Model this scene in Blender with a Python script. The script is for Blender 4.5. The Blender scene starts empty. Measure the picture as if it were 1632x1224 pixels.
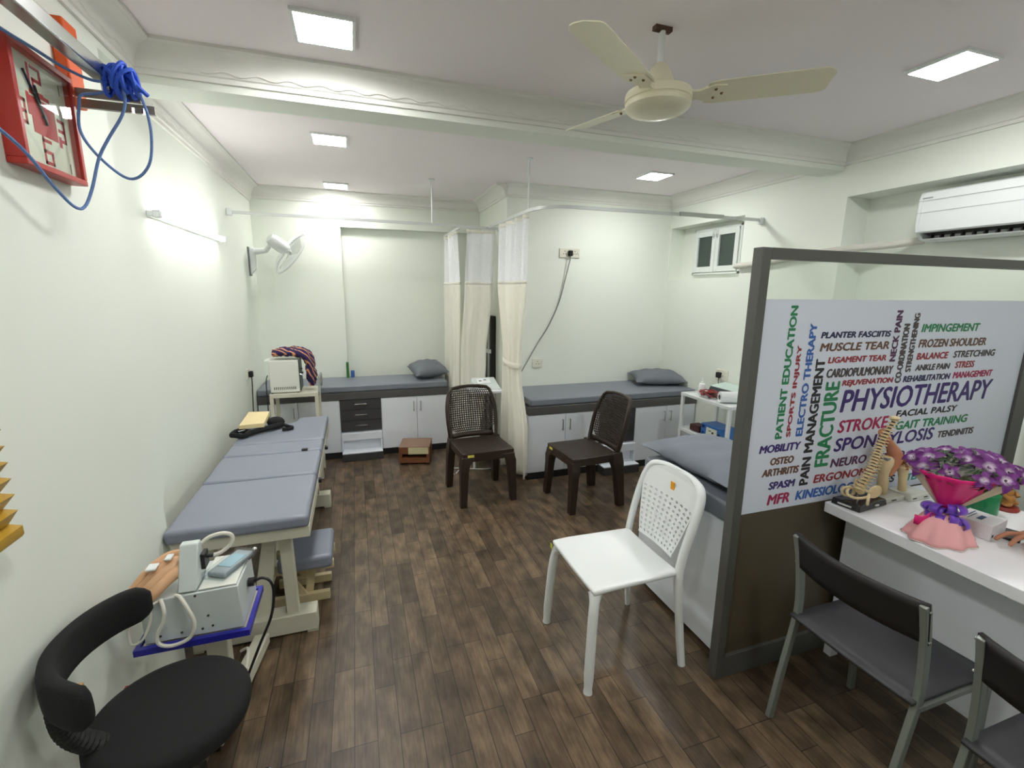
import bpy, bmesh, math, random
from mathutils import Vector, Matrix
random.seed(7)
PI = math.pi
scene = bpy.context.scene
col = scene.collection

# ------------------------------------------------------------------ camera, world, exposure
cd = bpy.data.cameras.new('camera'); cam = bpy.data.objects.new('camera', cd); col.objects.link(cam)
yaw, pitch, roll = 0.3240964, 0.19698645, -0.01186167
fw = Vector((math.sin(yaw)*math.cos(pitch), math.cos(yaw)*math.cos(pitch), -math.sin(pitch)))
rt = Vector((math.cos(yaw), -math.sin(yaw), 0)); dn = fw.cross(rt)
r2 = rt*math.cos(roll)+dn*math.sin(roll); d2 = dn*math.cos(roll)-rt*math.sin(roll)
M = Matrix((r2, -d2, -fw)).transposed().to_4x4(); M.translation = (0, 0, 1.65)
cam.matrix_world = M
cd.sensor_fit = 'HORIZONTAL'; cd.sensor_width = 36; cd.lens = 36*741.15/1632; cd.clip_start = 0.02
scene.camera = cam
vs = scene.view_settings
vs.view_transform = 'Standard'; vs.look = 'None'; vs.gamma = 1; vs.use_curve_mapping = False
vs.exposure = 1.3
wd = bpy.data.worlds.new('world'); scene.world = wd; wd.use_nodes = True
wd.node_tree.nodes['Background'].inputs[0].default_value = (0.75, 0.8, 0.78, 1)
wd.node_tree.nodes['Background'].inputs[1].default_value = 0.05
LIGHT = 36.0      # strength of the ceiling panels
TUBE = 10.0

# ------------------------------------------------------------------ materials
MATS = {}
def srgb(*c):
    return tuple(((v/255)/12.92 if v/255 <= .04045 else ((v/255+.055)/1.055)**2.4) for v in c)
def mat(name, c, rough=.5, metal=0, var=.06, nscale=8, bump=0, bscale=200, coat=0, trans=0, alpha=1, emit=0, sheen=0):
    if name in MATS: return MATS[name]
    m = bpy.data.materials.new(name); m.use_nodes = True; nt = m.node_tree; b = nt.nodes['Principled BSDF']
    c = srgb(*c)
    b.inputs['Roughness'].default_value = rough; b.inputs['Metallic'].default_value = metal
    b.inputs['Coat Weight'].default_value = coat; b.inputs['Transmission Weight'].default_value = trans
    b.inputs['Alpha'].default_value = alpha; b.inputs['Sheen Weight'].default_value = sheen
    tc = nt.nodes.new('ShaderNodeTexCoord')
    if var:
        n = nt.nodes.new('ShaderNodeTexNoise'); n.inputs['Scale'].default_value = nscale; n.inputs['Detail'].default_value = 4
        nt.links.new(tc.outputs['Object'], n.inputs['Vector'])
        mx = nt.nodes.new('ShaderNodeMix'); mx.data_type = 'RGBA'
        mx.inputs['A'].default_value = (*[max(0, v*(1-var)) for v in c], 1); mx.inputs['B'].default_value = (*[min(1, v*(1+var)) for v in c], 1)
        nt.links.new(n.outputs['Fac'], mx.inputs['Factor']); nt.links.new(mx.outputs['Result'], b.inputs['Base Color'])
    else:
        b.inputs['Base Color'].default_value = (*c, 1)
    if bump:
        n2 = nt.nodes.new('ShaderNodeTexNoise'); n2.inputs['Scale'].default_value = bscale; n2.inputs['Detail'].default_value = 3
        nt.links.new(tc.outputs['Object'], n2.inputs['Vector'])
        bp = nt.nodes.new('ShaderNodeBump'); bp.inputs['Strength'].default_value = bump; bp.inputs['Distance'].default_value = .002
        nt.links.new(n2.outputs['Fac'], bp.inputs['Height']); nt.links.new(bp.outputs['Normal'], b.inputs['Normal'])
    if emit:
        b.inputs['Emission Color'].default_value = (*c, 1); b.inputs['Emission Strength'].default_value = emit
    MATS[name] = m; return m

WALL = mat('wall_paint', (236, 241, 231), .55, var=.02, nscale=1.5, bump=.05, bscale=60)
CEIL = mat('ceiling_paint', (246, 239, 242), .8, var=.02, nscale=2, bump=.06, bscale=80)
CORN = mat('cornice_plaster', (234, 234, 228), .7, var=.02)
WHITE_LAM = mat('white_laminate', (234, 239, 246), .3, var=.02)
WHITE_TOP = mat('white_worktop', (242, 243, 247), .3, var=.02)
DARK_LAM = mat('dark_grey_laminate', (62, 62, 64), .45, var=.08)
SLAB = mat('charcoal_laminate', (84, 83, 82), .45, var=.06)
TOE = mat('plinth_black', (26, 26, 28), .5)
GREYVINYL = mat('grey_vinyl', (124, 130, 140), .42, var=.04, bump=.05, bscale=300)
BEDVINYL = mat('bluegrey_vinyl', (132, 138, 152), .36, var=.03, bump=.05, bscale=250)
GREYCLOTH = mat('grey_cloth', (112, 117, 125), .75, var=.06, bump=.15, bscale=40)
FRAME = mat('partition_charcoal', (84, 84, 80), .45, var=.05)
BROWNPANEL = mat('brown_panel', (84, 75, 58), .35, var=.12, nscale=5)
DULL = mat('dull_steel', (150, 146, 136), .5, metal=.4, var=.08)
STEEL = mat('steel', (190, 192, 190), .25, metal=1, var=.03)
CHROME = mat('chrome', (215, 215, 215), .15, metal=1, var=.02)
BLACKFAB = mat('black_fabric', (19, 21, 22), .92, var=.2, nscale=160, bump=.25, bscale=350)
BLACKPL = mat('black_plastic', (24, 24, 25), .42)
BLACKRUB = mat('black_rubber', (20, 20, 20), .7)
CREAM = mat('cream_painted_wood', (208, 206, 188), .45, var=.06, nscale=14)
WOOD = mat('pale_wood', (205, 190, 150), .5, var=.12, nscale=20)
OFFWHITE = mat('offwhite_enamel', (224, 226, 216), .35, var=.03)
MACH = mat('pale_grey_enamel', (205, 214, 212), .35, var=.03)
BLUEPAINT = mat('blue_paint', (38, 38, 158), .35, var=.1, nscale=20)
WHITEPL = mat('white_plastic', (232, 236, 236), .28, var=.02)
BROWNPL = mat('brown_plastic', (47, 34, 26), .4, var=.1, nscale=30)
def cloth_mat(name, c, tl):
    m = mat(name, c, .8, var=.02, nscale=30, bump=.12, bscale=80); nt = m.node_tree; b = nt.nodes['Principled BSDF']
    t_ = nt.nodes.new('ShaderNodeBsdfTranslucent'); t_.inputs[0].default_value = (*srgb(*c), 1)
    mx = nt.nodes.new('ShaderNodeMixShader'); mx.inputs[0].default_value = tl
    nt.links.new(b.outputs[0], mx.inputs[1]); nt.links.new(t_.outputs[0], mx.inputs[2]); nt.links.new(mx.outputs[0], nt.nodes['Material Output'].inputs['Surface'])
    return m
CURT = cloth_mat('cream_curtain', (255, 253, 245), .42)
FANCREAM = mat('cream_enamel', (232, 227, 200), .35, var=.04, nscale=10)
REDPL = mat('red_plastic', (178, 44, 36), .35, var=.05)
ORANGE = mat('orange_plastic', (226, 92, 30), .5, var=.06)
ROPE2 = mat('pale_blue_cord', (104, 136, 190), .8, var=.25, nscale=90, bump=.5, bscale=260)
ROPE = mat('blue_rope', (52, 96, 214), .75, var=.25, nscale=60, bump=.4, bscale=200)
YELLOW = mat('yellow_lacquer', (190, 150, 48), .4, var=.08)
SKIN = mat('skin', (176, 120, 92), .55, var=.08, nscale=25)
FLESH = mat('flesh_rubber', (214, 170, 130), .45, var=.07, nscale=18)
BONE = mat('bone_resin', (226, 205, 160), .5, var=.1, nscale=40)
MUSCLE = mat('muscle_resin', (196, 132, 100), .5, var=.12, nscale=30)
DARKBLK = mat('gloss_black', (22, 18, 22), .2, coat=.3)
BLACK = mat('black_ink', (28, 28, 30), .6)
CORD = mat('white_cord', (228, 226, 214), .4)
BCORD = mat('black_cord', (24, 24, 26), .45)
GCORD = mat('grey_cord', (130, 134, 130), .5)
SOCK = mat('socket_plate', (228, 226, 212), .35, var=.02)
HOLE = mat('socket_hole', (60, 55, 50), .6)

def wood_floor():
    m = bpy.data.materials.new('brown_plank_floor'); m.use_nodes = True; nt = m.node_tree; b = nt.nodes['Principled BSDF']
    N, L = nt.nodes.new, nt.links.new
    tc = N('ShaderNodeTexCoord'); sp = N('ShaderNodeSeparateXYZ'); L(tc.outputs['Object'], sp.inputs[0])
    cb = N('ShaderNodeCombineXYZ'); L(sp.outputs['Y'], cb.inputs['X']); L(sp.outputs['X'], cb.inputs['Y'])
    br = N('ShaderNodeTexBrick'); L(cb.outputs[0], br.inputs['Vector'])
    br.inputs['Scale'].default_value = 1; br.inputs['Brick Width'].default_value = .38; br.inputs['Row Height'].default_value = .082
    br.inputs['Mortar Size'].default_value = .0016; br.inputs['Mortar Smooth'].default_value = .3; br.offset = .37; br.offset_frequency = 3
    br.inputs['Color1'].default_value = (*srgb(73, 59, 45), 1); br.inputs['Color2'].default_value = (*srgb(108, 90, 70), 1); br.inputs['Mortar'].default_value = (*srgb(30, 23, 18), 1)
    mp = N('ShaderNodeMapping'); mp.inputs['Scale'].default_value = (34, 2.4, 1); L(tc.outputs['Object'], mp.inputs['Vector'])
    n1 = N('ShaderNodeTexNoise'); n1.inputs['Scale'].default_value = 3; n1.inputs['Detail'].default_value = 6; n1.inputs['Roughness'].default_value = .65; L(mp.outputs[0], n1.inputs['Vector'])
    mp2 = N('ShaderNodeMapping'); mp2.inputs['Scale'].default_value = (14, 7, 1); L(tc.outputs['Object'], mp2.inputs['Vector'])
    n2 = N('ShaderNodeTexNoise'); n2.inputs['Scale'].default_value = 1.0; n2.inputs['Detail'].default_value = 3; L(mp2.outputs[0], n2.inputs['Vector'])
    r1 = N('ShaderNodeMapRange'); r1.inputs[1].default_value = .3; r1.inputs[2].default_value = .7; r1.inputs[3].default_value = .62; r1.inputs[4].default_value = 1.34; L(n1.outputs['Fac'], r1.inputs[0])
    r2_ = N('ShaderNodeMapRange'); r2_.inputs[1].default_value = .32; r2_.inputs[2].default_value = .72; r2_.inputs[3].default_value = .58; r2_.inputs[4].default_value = 1.6; L(n2.outputs['Fac'], r2_.inputs[0])
    mu = N('ShaderNodeMath'); mu.operation = 'MULTIPLY'; L(r1.outputs[0], mu.inputs[0]); L(r2_.outputs[0], mu.inputs[1])
    hs = N('ShaderNodeHueSaturation'); L(br.outputs['Color'], hs.inputs['Color']); L(mu.outputs[0], hs.inputs['Value'])
    L(hs.outputs[0], b.inputs['Base Color'])
    rr = N('ShaderNodeMapRange'); rr.inputs[3].default_value = .3; rr.inputs[4].default_value = .48; L(n1.outputs['Fac'], rr.inputs[0]); L(rr.outputs[0], b.inputs['Roughness'])
    bp = N('ShaderNodeBump'); bp.inputs['Strength'].default_value = .25; bp.inputs['Distance'].default_value = .002; L(br.outputs['Fac'], bp.inputs['Height']); bp.invert = True; L(bp.outputs[0], b.inputs['Normal'])
    return m
FLOOR = wood_floor()

def net_mat(name, c, scale, hole=.5, op=.75):
    m = bpy.data.materials.new(name); m.use_nodes = True; nt = m.node_tree; b = nt.nodes['Principled BSDF']
    b.inputs['Base Color'].default_value = (*srgb(*c), 1); b.inputs['Roughness'].default_value = .8
    tr = nt.nodes.new('ShaderNodeBsdfTransparent'); mx = nt.nodes.new('ShaderNodeMixShader')
    tc = nt.nodes.new('ShaderNodeTexCoord'); ch = nt.nodes.new('ShaderNodeTexVoronoi'); ch.inputs['Scale'].default_value = scale
    nt.links.new(tc.outputs['UV'], ch.inputs['Vector'])
    mr = nt.nodes.new('ShaderNodeMapRange'); mr.inputs[1].default_value = .2; mr.inputs[2].default_value = .5; mr.inputs[3].default_value = op*.75; mr.inputs[4].default_value = op
    nt.links.new(ch.outputs['Distance'], mr.inputs[0]); nt.links.new(mr.outputs[0], mx.inputs[0])
    nt.links.new(tr.outputs[0], mx.inputs[1]); nt.links.new(b.outputs[0], mx.inputs[2])
    nt.links.new(mx.outputs[0], nt.nodes['Material Output'].inputs['Surface'])
    return m
NET = net_mat('white_net', (250, 252, 255), 160, op=.8)

def glass_mat(name, c, rough=.02, mixf=.12):
    m = bpy.data.materials.new(name); m.use_nodes = True; nt = m.node_tree; nt.nodes.remove(nt.nodes['Principled BSDF'])
    tr = nt.nodes.new('ShaderNodeBsdfTransparent'); tr.inputs[0].default_value = (*c, 1)
    gl = nt.nodes.new('ShaderNodeBsdfGlossy'); gl.inputs['Roughness'].default_value = rough
    fr = nt.nodes.new('ShaderNodeFresnel'); fr.inputs[0].default_value = 1.45
    ge = nt.nodes.new('ShaderNodeNewGeometry'); mm = nt.nodes.new('ShaderNodeMath'); mm.operation = 'SUBTRACT'; mm.inputs[0].default_value = 1; nt.links.new(ge.outputs['Backfacing'], mm.inputs[1])
    m2 = nt.nodes.new('ShaderNodeMath'); m2.operation = 'MULTIPLY'; nt.links.new(fr.outputs[0], m2.inputs[0]); nt.links.new(mm.outputs[0], m2.inputs[1])
    mx = nt.nodes.new('ShaderNodeMixShader'); nt.links.new(m2.outputs[0], mx.inputs[0]); nt.links.new(tr.outputs[0], mx.inputs[1]); nt.links.new(gl.outputs[0], mx.inputs[2])
    nt.links.new(mx.outputs[0], nt.nodes['Material Output'].inputs['Surface'])
    return m
GLASS = glass_mat('clear_glass', (.95, .97, .95))
GREENGLASS = glass_mat('green_plastic', (.45, .78, .62), .1)
PLASTICFILM = glass_mat('clear_film', (.9, .93, .95), .15)

def emit_mat(name, c, s):
    m = bpy.data.materials.new(name); m.use_nodes = True; nt = m.node_tree; nt.nodes.remove(nt.nodes['Principled BSDF'])
    e = nt.nodes.new('ShaderNodeEmission'); e.inputs[0].default_value = (*c, 1); e.inputs[1].default_value = s
    nt.links.new(e.outputs[0], nt.nodes['Material Output'].inputs['Surface'])
    return m
LED = emit_mat('led_panel', (1, .995, .975), LIGHT)
TUBEM = emit_mat('tube_glow', (1, 1, .94), TUBE)

# ------------------------------------------------------------------ mesh builder
class MB:
    def __init__(s): s.bm = bmesh.new(); s.mi = 0
    def _face(s, vs_):
        try:
            f = s.bm.faces.new(vs_); f.material_index = s.mi; return f
        except ValueError: return None
    def box(s, x0, x1, y0, y1, z0, z1, rot=None, at=None):
        P = [(x, y, z) for x in (x0, x1) for y in (y0, y1) for z in (z0, z1)]
        if rot is not None: P = [tuple(rot @ Vector(p) + Vector(at or (0, 0, 0))) for p in P]
        v = [s.bm.verts.new(p) for p in P]
        for f in ((0, 1, 3, 2), (4, 6, 7, 5), (0, 4, 5, 1), (2, 3, 7, 6), (0, 2, 6, 4), (1, 5, 7, 3)): s._face([v[i] for i in f])
        return s
    def hexa(s, bot, top):
        b = [s.bm.verts.new(p) for p in bot]; t = [s.bm.verts.new(p) for p in top]; n = len(b)
        s._face(b[::-1]); s._face(t)
        for i in range(n): s._face([b[i], b[(i+1) % n], t[(i+1) % n], t[i]])
        return s
    def prism(s, poly, axis, a0, a1):
        def P(p, a): return {'x': (a, p[0], p[1]), 'y': (p[0], a, p[1]), 'z': (p[0], p[1], a)}[axis]
        return s.hexa([P(p, a0) for p in poly], [P(p, a1) for p in poly])
    def rings(s, R, cap=True, closed=False):
        V = [[s.bm.verts.new(p) for p in r] for r in R]; n = len(V[0])
        m = len(V)
        for i in range(m if closed else m-1):
            a, b = V[i], V[(i+1) % m]
            for j in range(n): s._face([a[j], a[(j+1) % n], b[(j+1) % n], b[j]])
        if cap and not closed:
            s._face(V[0][::-1]); s._face(V[-1])
        return s
    def tube(s, pts, r, n=8, closed=False, flat=1.0, up=(0, 0, 1), square=False):
        pts = [Vector(p) for p in pts]; m = len(pts); R = []
        prev = None
        for i, p in enumerate(pts):
            if closed: t = pts[(i+1) % m]-pts[i-1]
            else: t = pts[min(i+1, m-1)]-pts[max(i-1, 0)]
            if t.length < 1e-9: t = Vector((0, 0, 1))
            t.normalize()
            if prev is None:
                u = Vector(up); u = u-t*u.dot(t)
                if u.length < 1e-3: u = Vector((1, 0, 0)); u = u-t*u.dot(t)
                if u.length < 1e-3: u = Vector((0, 1, 0)); u = u-t*u.dot(t)
            else:
                u = prev-t*prev.dot(t)
            u.normalize(); prev = u; w = t.cross(u)
            rr = r[i] if isinstance(r, (list, tuple)) else r
            if square:
                R.append([p+u*rr*a+w*rr*flat*b for a, b in ((1, 1), (-1, 1), (-1, -1), (1, -1))])
            else:
                R.append([p+u*rr*math.cos(2*PI*k/n)+w*rr*flat*math.sin(2*PI*k/n) for k in range(n)])
        return s.rings(R, True, closed)
    def lathe(s, prof, c=(0, 0), n=24, axis=None):
        R = [[(c[0]+r*math.cos(2*PI*k/n), c[1]+r*math.sin(2*PI*k/n), z) for k in range(n)] for r, z in prof]
        if axis is not None: R = [[tuple(axis @ Vector(p)) for p in r] for r in R]
        return s.rings(R, True)
    def ball(s, c, r, n=12, m=8, rot=None):
        r = r if isinstance(r, (tuple, list)) else (r, r, r); c = Vector(c); R = []
        for i in range(m+1):
            a = -PI/2+PI*min(max(i/m, .02), .98)
            ring = []
            for k in range(n):
                v = Vector((r[0]*math.cos(a)*math.cos(2*PI*k/n), r[1]*math.cos(a)*math.sin(2*PI*k/n), r[2]*math.sin(a)))
                ring.append((rot @ v if rot is not None else v)+c)
            R.append(ring)
        return s.rings(R)
    def grid(s, f, nu, nv, uv=False):
        V = [[s.bm.verts.new(f(i/nu, j/nv)) for j in range(nv+1)] for i in range(nu+1)]
        lay = s.bm.loops.layers.uv.verify() if uv else None
        for i in range(nu):
            for j in range(nv):
                fc = s._face([V[i][j], V[i+1][j], V[i+1][j+1], V[i][j+1]])
                if uv and fc:
                    for l, (a, b) in zip(fc.loops, ((i, j), (i+1, j), (i+1, j+1), (i, j+1))): l[lay].uv = (a/nu, b/nv)
        return s
    def holes(s, f, nu, nv, hr=.3, k=8, skip=None):
        """a sheet of nu x nv cells, each with a round hole of radius hr cells"""
        cache = {}
        def V(u, v):
            key = (round(u, 5), round(v, 5))
            if key not in cache: cache[key] = s.bm.verts.new(f(u/nu, v/nv))
            return cache[key]
        for i in range(nu):
            for j in range(nv):
                cx, cy = i+.5, j+.5
                if skip and skip(cx/nu, cy/nv):
                    s._face([V(i, j), V(i+1, j), V(i+1, j+1), V(i, j+1)]); continue
                sq = [(i, j), (cx, j), (i+1, j), (i+1, cy), (i+1, j+1), (cx, j+1), (i, j+1), (i, cy)]
                inn = [(cx+hr*math.cos(-3*PI/4+q*PI/4), cy+hr*math.sin(-3*PI/4+q*PI/4)) for q in range(8)]
                for q in range(8):
                    s._face([V(*sq[q]), V(*sq[(q+1) % 8]), V(*inn[(q+1) % 8]), V(*inn[q])])
        return s
    def build(s, name, m, parent=None, bevel=0, smooth=35, sub=0, solid=0, local=False, weld=False):
        bm = s.bm
        if weld: bmesh.ops.remove_doubles(bm, verts=bm.verts, dist=1e-5)
        bmesh.ops.recalc_face_normals(bm, faces=bm.faces)
        if parent is not None and not local:
            inv = WM[top(parent).name].inverted(); bm.transform(inv)
        me = bpy.data.meshes.new(name); bm.to_mesh(me); bm.free()
        for x in (m if isinstance(m, (list, tuple)) else [m]): me.materials.append(x)
        if smooth:
            me.shade_smooth(); me.set_sharp_from_angle(angle=math.radians(smooth))
        o = bpy.data.objects.new(name, me); col.objects.link(o)
        if parent is not None: o.parent = parent
        if solid:
            md = o.modifiers.new('solid', 'SOLIDIFY'); md.thickness = solid; md.offset = 0
        if bevel:
            md = o.modifiers.new('bevel', 'BEVEL'); md.width = bevel; md.segments = 2; md.limit_method = 'ANGLE'; md.angle_limit = math.radians(40)
        if sub:
            md = o.modifiers.new('sub', 'SUBSURF'); md.levels = sub; md.render_levels = sub
        return o
WM = {}
def top(o):
    while o.parent is not None: o = o.parent
    return o
def tag(o, label, cat, group=None, kind=None):
    o['label'] = label; o['category'] = cat
    if group: o['group'] = group
    if kind: o['kind'] = kind
    return o
def thing(name, loc, label, cat, rz=0, group=None):
    o = bpy.data.objects.new(name, None); col.objects.link(o); o.empty_display_size = .1
    o.location = loc; o.rotation_euler = (0, 0, rz)
    WM[o.name] = Matrix.Translation(Vector(loc)) @ Matrix.Rotation(rz, 4, 'Z')
    return tag(o, label, cat, group)
def struct(o, label=None, cat=None):
    o['kind'] = 'structure'
    if label: o['label'] = label
    o['category'] = cat or 'room'
    return o
def dup(o, loc, rz, label, group=None):
    def cp(x, p):
        c = x.copy(); col.objects.link(c)
        if p is not None: c.parent = p
        for ch in list(x.children): cp(ch, c)
        return c
    c = cp(o, None); c.location = loc; c.rotation_euler = (0, 0, rz); c['label'] = label
    if group: c['group'] = group
    return c
def B(x0, x1, y0, y1, z0, z1): return MB().box(x0, x1, y0, y1, z0, z1)
def arc(c, r, a0, a1, n, z=None):
    return [(c[0]+r*math.cos(a0+(a1-a0)*i/n), c[1]+r*math.sin(a0+(a1-a0)*i/n)) for i in range(n+1)]
def smoothpath(P, k=6, closed=False):
    P = [Vector(p) for p in P]; n = len(P); out = []
    for i in range(n if closed else n-1):
        g = (lambda j: P[j % n]) if closed else (lambda j: P[min(max(j, 0), n-1)])
        a, b, c, d = g(i-1), g(i), g(i+1), g(i+2)
        for q in range(k):
            t = q/k
            out.append(.5*((2*b)+(c-a)*t+(2*a-5*b+4*c-d)*t*t+(3*b-a-3*c+d)*t**3))
    if not closed: out.append(P[-1])
    return out

# ================================================================== ROOM
struct(B(-1.4, 3.7, -2, 5.6, -.1, 0).build('floor', FLOOR, smooth=0), 'dark brown wood plank floor of the clinic', 'floor')
struct(B(-1.4, 3.7, -2, 5.6, 2.6, 2.72).build('ceiling', CEIL, smooth=0), 'pale grey flat painted ceiling of the clinic', 'ceiling')
m = B(-1.3, -.80, -2, 2.17, 0, 2.6).box(-1.3, -.90, 2.17, 5.6, 0, 2.6)
struct(m.build('wall_left', WALL, smooth=0), 'white left wall with a shallow pier near the front', 'wall')
m = B(-.90, -.10, 5.22, 5.6, 0, 2.6).box(-.10, 1.36, 5.235, 5.6, 2.27, 2.6).box(-.10, 1.36, 5.32, 5.6, 0, 2.27)
struct(m.build('wall_back', WALL, smooth=0), 'white back wall with a shallow niche above the far couch', 'wall')
struct(B(1.36, 3.5, 4.255, 5.6, 0, 2.6).build('wall_rear', WALL, smooth=0), 'white wall behind the couch below the high socket', 'wall')
m = B(3.14, 3.5, 2.40, 3.27, 0, 2.6).box(3.14, 3.5, 3.27, 4.255, 2.30, 2.6).box(3.14, 3.5, 3.27, 4.255, 0, 1.79)
m.box(3.30, 3.5, 3.27, 4.255, 1.79, 2.30).box(3.14, 3.5, -2, 2.40, 2.29, 2.6).box(3.35, 3.5, -2, 2.40, 0, 2.29).box(3.14, 3.3, 4.235, 4.255, 1.79, 2.3)
struct(m.build('wall_right', WALL, smooth=0), 'white right wall with recesses for window and air conditioner', 'wall')
struct(B(-1.3, 3.5, -2.1, -2, 0, 2.6).build('wall_front', WALL, smooth=0), 'white wall behind the camera', 'wall')
m = B(-.90, 3.14, 2.45, 2.63, 2.46, 2.6).box(-.90, -.80, 2.17, 2.45, 2.46, 2.6)
struct(m.build('beam', WALL, smooth=0), 'white ceiling beam crossing the room', 'beam')
# cornices: cove profile (u away from wall, z)
def cove(d=.1, h=.11, z=2.6):
    P = [(0, z), (d, z), (d, z-.012), (d-.012, z-.016)]
    for i in range(7):
        a = i/6*PI/2
        P.append((d-.014-(d-.034)*math.sin(a)*1.0, z-.018-(h-.04)*(1-math.cos(a))))
    P += [(.012, z-h+.018), (.012, z-h), (0, z-h)]
    return P
def wave(mb, f, a0, a1, step=.062):
    pts = []; n = int((a1-a0)/.01)
    for i in range(n+1):
        a = a0+(a1-a0)*i/n
        pts.append(f(a, .006*math.sin(a/step*PI)))
    mb.tube(pts, .0022, 5)
P = cove()
T = []
mb = MB().prism([(-.80+u, z) for u, z in P], 'y', -2, 2.45); wave(mb, lambda a, s: (-.80+.028, a, 2.523+s), -.5, 2.35); T.append((mb, 'plaster cornice along the near left wall'))
mb = MB().prism([(-.90+u, z) for u, z in cove(.1, .14)], 'y', 2.63, 5.22); wave(mb, lambda a, s: (-.90+.032, a, 2.50+s), 2.65, 5.1); T.append((mb, 'plaster cornice along the far left wall'))
mb = MB().prism([(2.45-u, z) for u, z in P], 'x', -.8, 3.14); wave(mb, lambda a, s: (a, 2.45-.028, 2.523+s), -.55, 2.0); T.append((mb, 'plaster cornice along the ceiling beam'))
T.append((MB().prism([(5.22-u, z) for u, z in P], 'x', -.90, -.10), 'plaster cornice above the wall fan'))
T.append((MB().prism([(5.235-u, z) for u, z in cove(.09, .11)], 'x', -.10, 1.36), 'plaster cornice above the back niche'))
T.append((MB().prism([(1.36-u, z) for u, z in P], 'y', 4.255, 5.235), 'plaster cornice on the side return behind the curtains'))
T.append((MB().prism([(4.255-u, z) for u, z in P], 'x', 1.36, 3.14), 'plaster cornice above the high socket wall'))
T.append((MB().prism([(3.14-u, z) for u, z in P], 'y', 2.63, 4.255), 'plaster cornice above the small window'))
T.append((MB().prism([(3.14-u, z) for u, z in P], 'y', -2, 2.45), 'plaster cornice above the air conditioner'))
for i, (mb, lb) in enumerate(T): struct(mb.build('trim_%d' % (i+1), CORN, smooth=30), lb, 'cornice')

# window (structure) with two sashes
w = thing('window_1', (3.285, 3.71, 1.835), 'small white two-sash window with dark panes high on right wall', 'window'); w['kind'] = 'structure'
WINW = mat('window_white', (226, 232, 228), .45, var=.03)
PANE = mat('dark_pane', (62, 76, 70), .25, var=.15, nscale=6)  # opaque dark green-grey for the panes
m = B(3.262, 3.30, 4.0, 4.025, 1.83, 2.265).box(3.262, 3.30, 3.405, 3.43, 1.83, 2.265).box(3.262, 3.30, 3.405, 4.025, 2.24, 2.265).box(3.262, 3.30, 3.405, 4.025, 1.83, 1.852)
m.build('window_frame', WINW, w, bevel=.003)
for y0, y1 in ((3.718, 3.998), (3.432, 3.714)):
    m = B(3.25, 3.285, y0, y0+.045, 1.853, 2.238).box(3.25, 3.285, y1-.045, y1, 1.853, 2.238).box(3.25, 3.285, y0+.045, y1-.045, 2.185, 2.238).box(3.25, 3.285, y0+.045, y1-.045, 1.853, 1.905)
    sash = m.build('sash', WINW, w, bevel=.003)
    B(3.268, 3.274, y0+.043, y1-.043, 1.904, 2.187).build('pane', PANE, sash)
    yb = y0+.02 if y0 > 3.7 else y1-.02
    MB().tube([(3.245, yb, 2.16), (3.245, yb, 2.25)], .004, 6).box(3.243, 3.25, yb-.01, yb+.01, 2.17, 2.2).build('bolt', STEEL, w)

# ================================================================== CEILING LIGHTS
LED_DIM = emit_mat('led_panel_dimmed', (1, .985, .95), LIGHT*.8)  # turned-down copy of the panel emitter so nearby walls don't overexpose
def ceiling_light(x, y, label, led=LED):
    t = thing('ceiling_light', (x, y, 2.6), label, 'ceiling light', group='square recessed ceiling lights')
    B(x-.098, x+.098, y-.105, y+.105, 2.589, 2.599).build('diffuser', led, t)
    m = B(x-.11, x-.098, y-.117, y+.117, 2.588, 2.6).box(x+.098, x+.11, y-.117, y+.117, 2.588, 2.6).box(x-.098, x+.098, y-.117, y-.105, 2.588, 2.6).box(x-.098, x+.098, y+.105, y+.117, 2.588, 2.6)
    m.build('frame', WHITEPL, t)
ceiling_light(-.055, 2.08, 'lit square ceiling panel in front of the beam, near the wall clock')
ceiling_light(-.1, 3.46, 'lit square ceiling panel just beyond the beam on the clock side')
ceiling_light(-.11, 4.9, 'lit square ceiling panel farthest back, near the back wall', LED_DIM)
ceiling_light(2.4, 3.52, 'lit square ceiling panel above the couch with the high wall socket')
ceiling_light(2.415, 1.475, 'lit square ceiling panel nearest the air conditioner')

ceiling_light(.05, .62, 'added unseen square ceiling panel over the near end beside the clock wall', LED_DIM)  # added out of view to light the front of the room
ceiling_light(2.415, -.55, 'added unseen square ceiling panel over the near end of the reception desk')  # unseen extra panel, brightens the desk and the poster side
ceiling_light(1.15, .05, 'added unseen square ceiling panel over the middle of the near end of the room')  # extra fill panel behind the frame, added for brightness
# tube light on left wall
t = thing('tube_light', (-.9, 3.3, 1.985), 'glowing slim tube light on the left wall', 'wall light')
B(-.9, -.872, 2.70, 3.92, 1.972, 2.0).build('batten', WHITEPL, t, bevel=.004)
MB().tube([(-.858, 2.74, 1.986), (-.858, 3.89, 1.986)], .014, 10).build('tube', TUBEM, t)
for y in (2.705, 3.90): B(-.874, -.842, y-.01, y+.02, 1.968, 2.004).build('end_cap', WHITEPL, t, bevel=.004)

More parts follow.
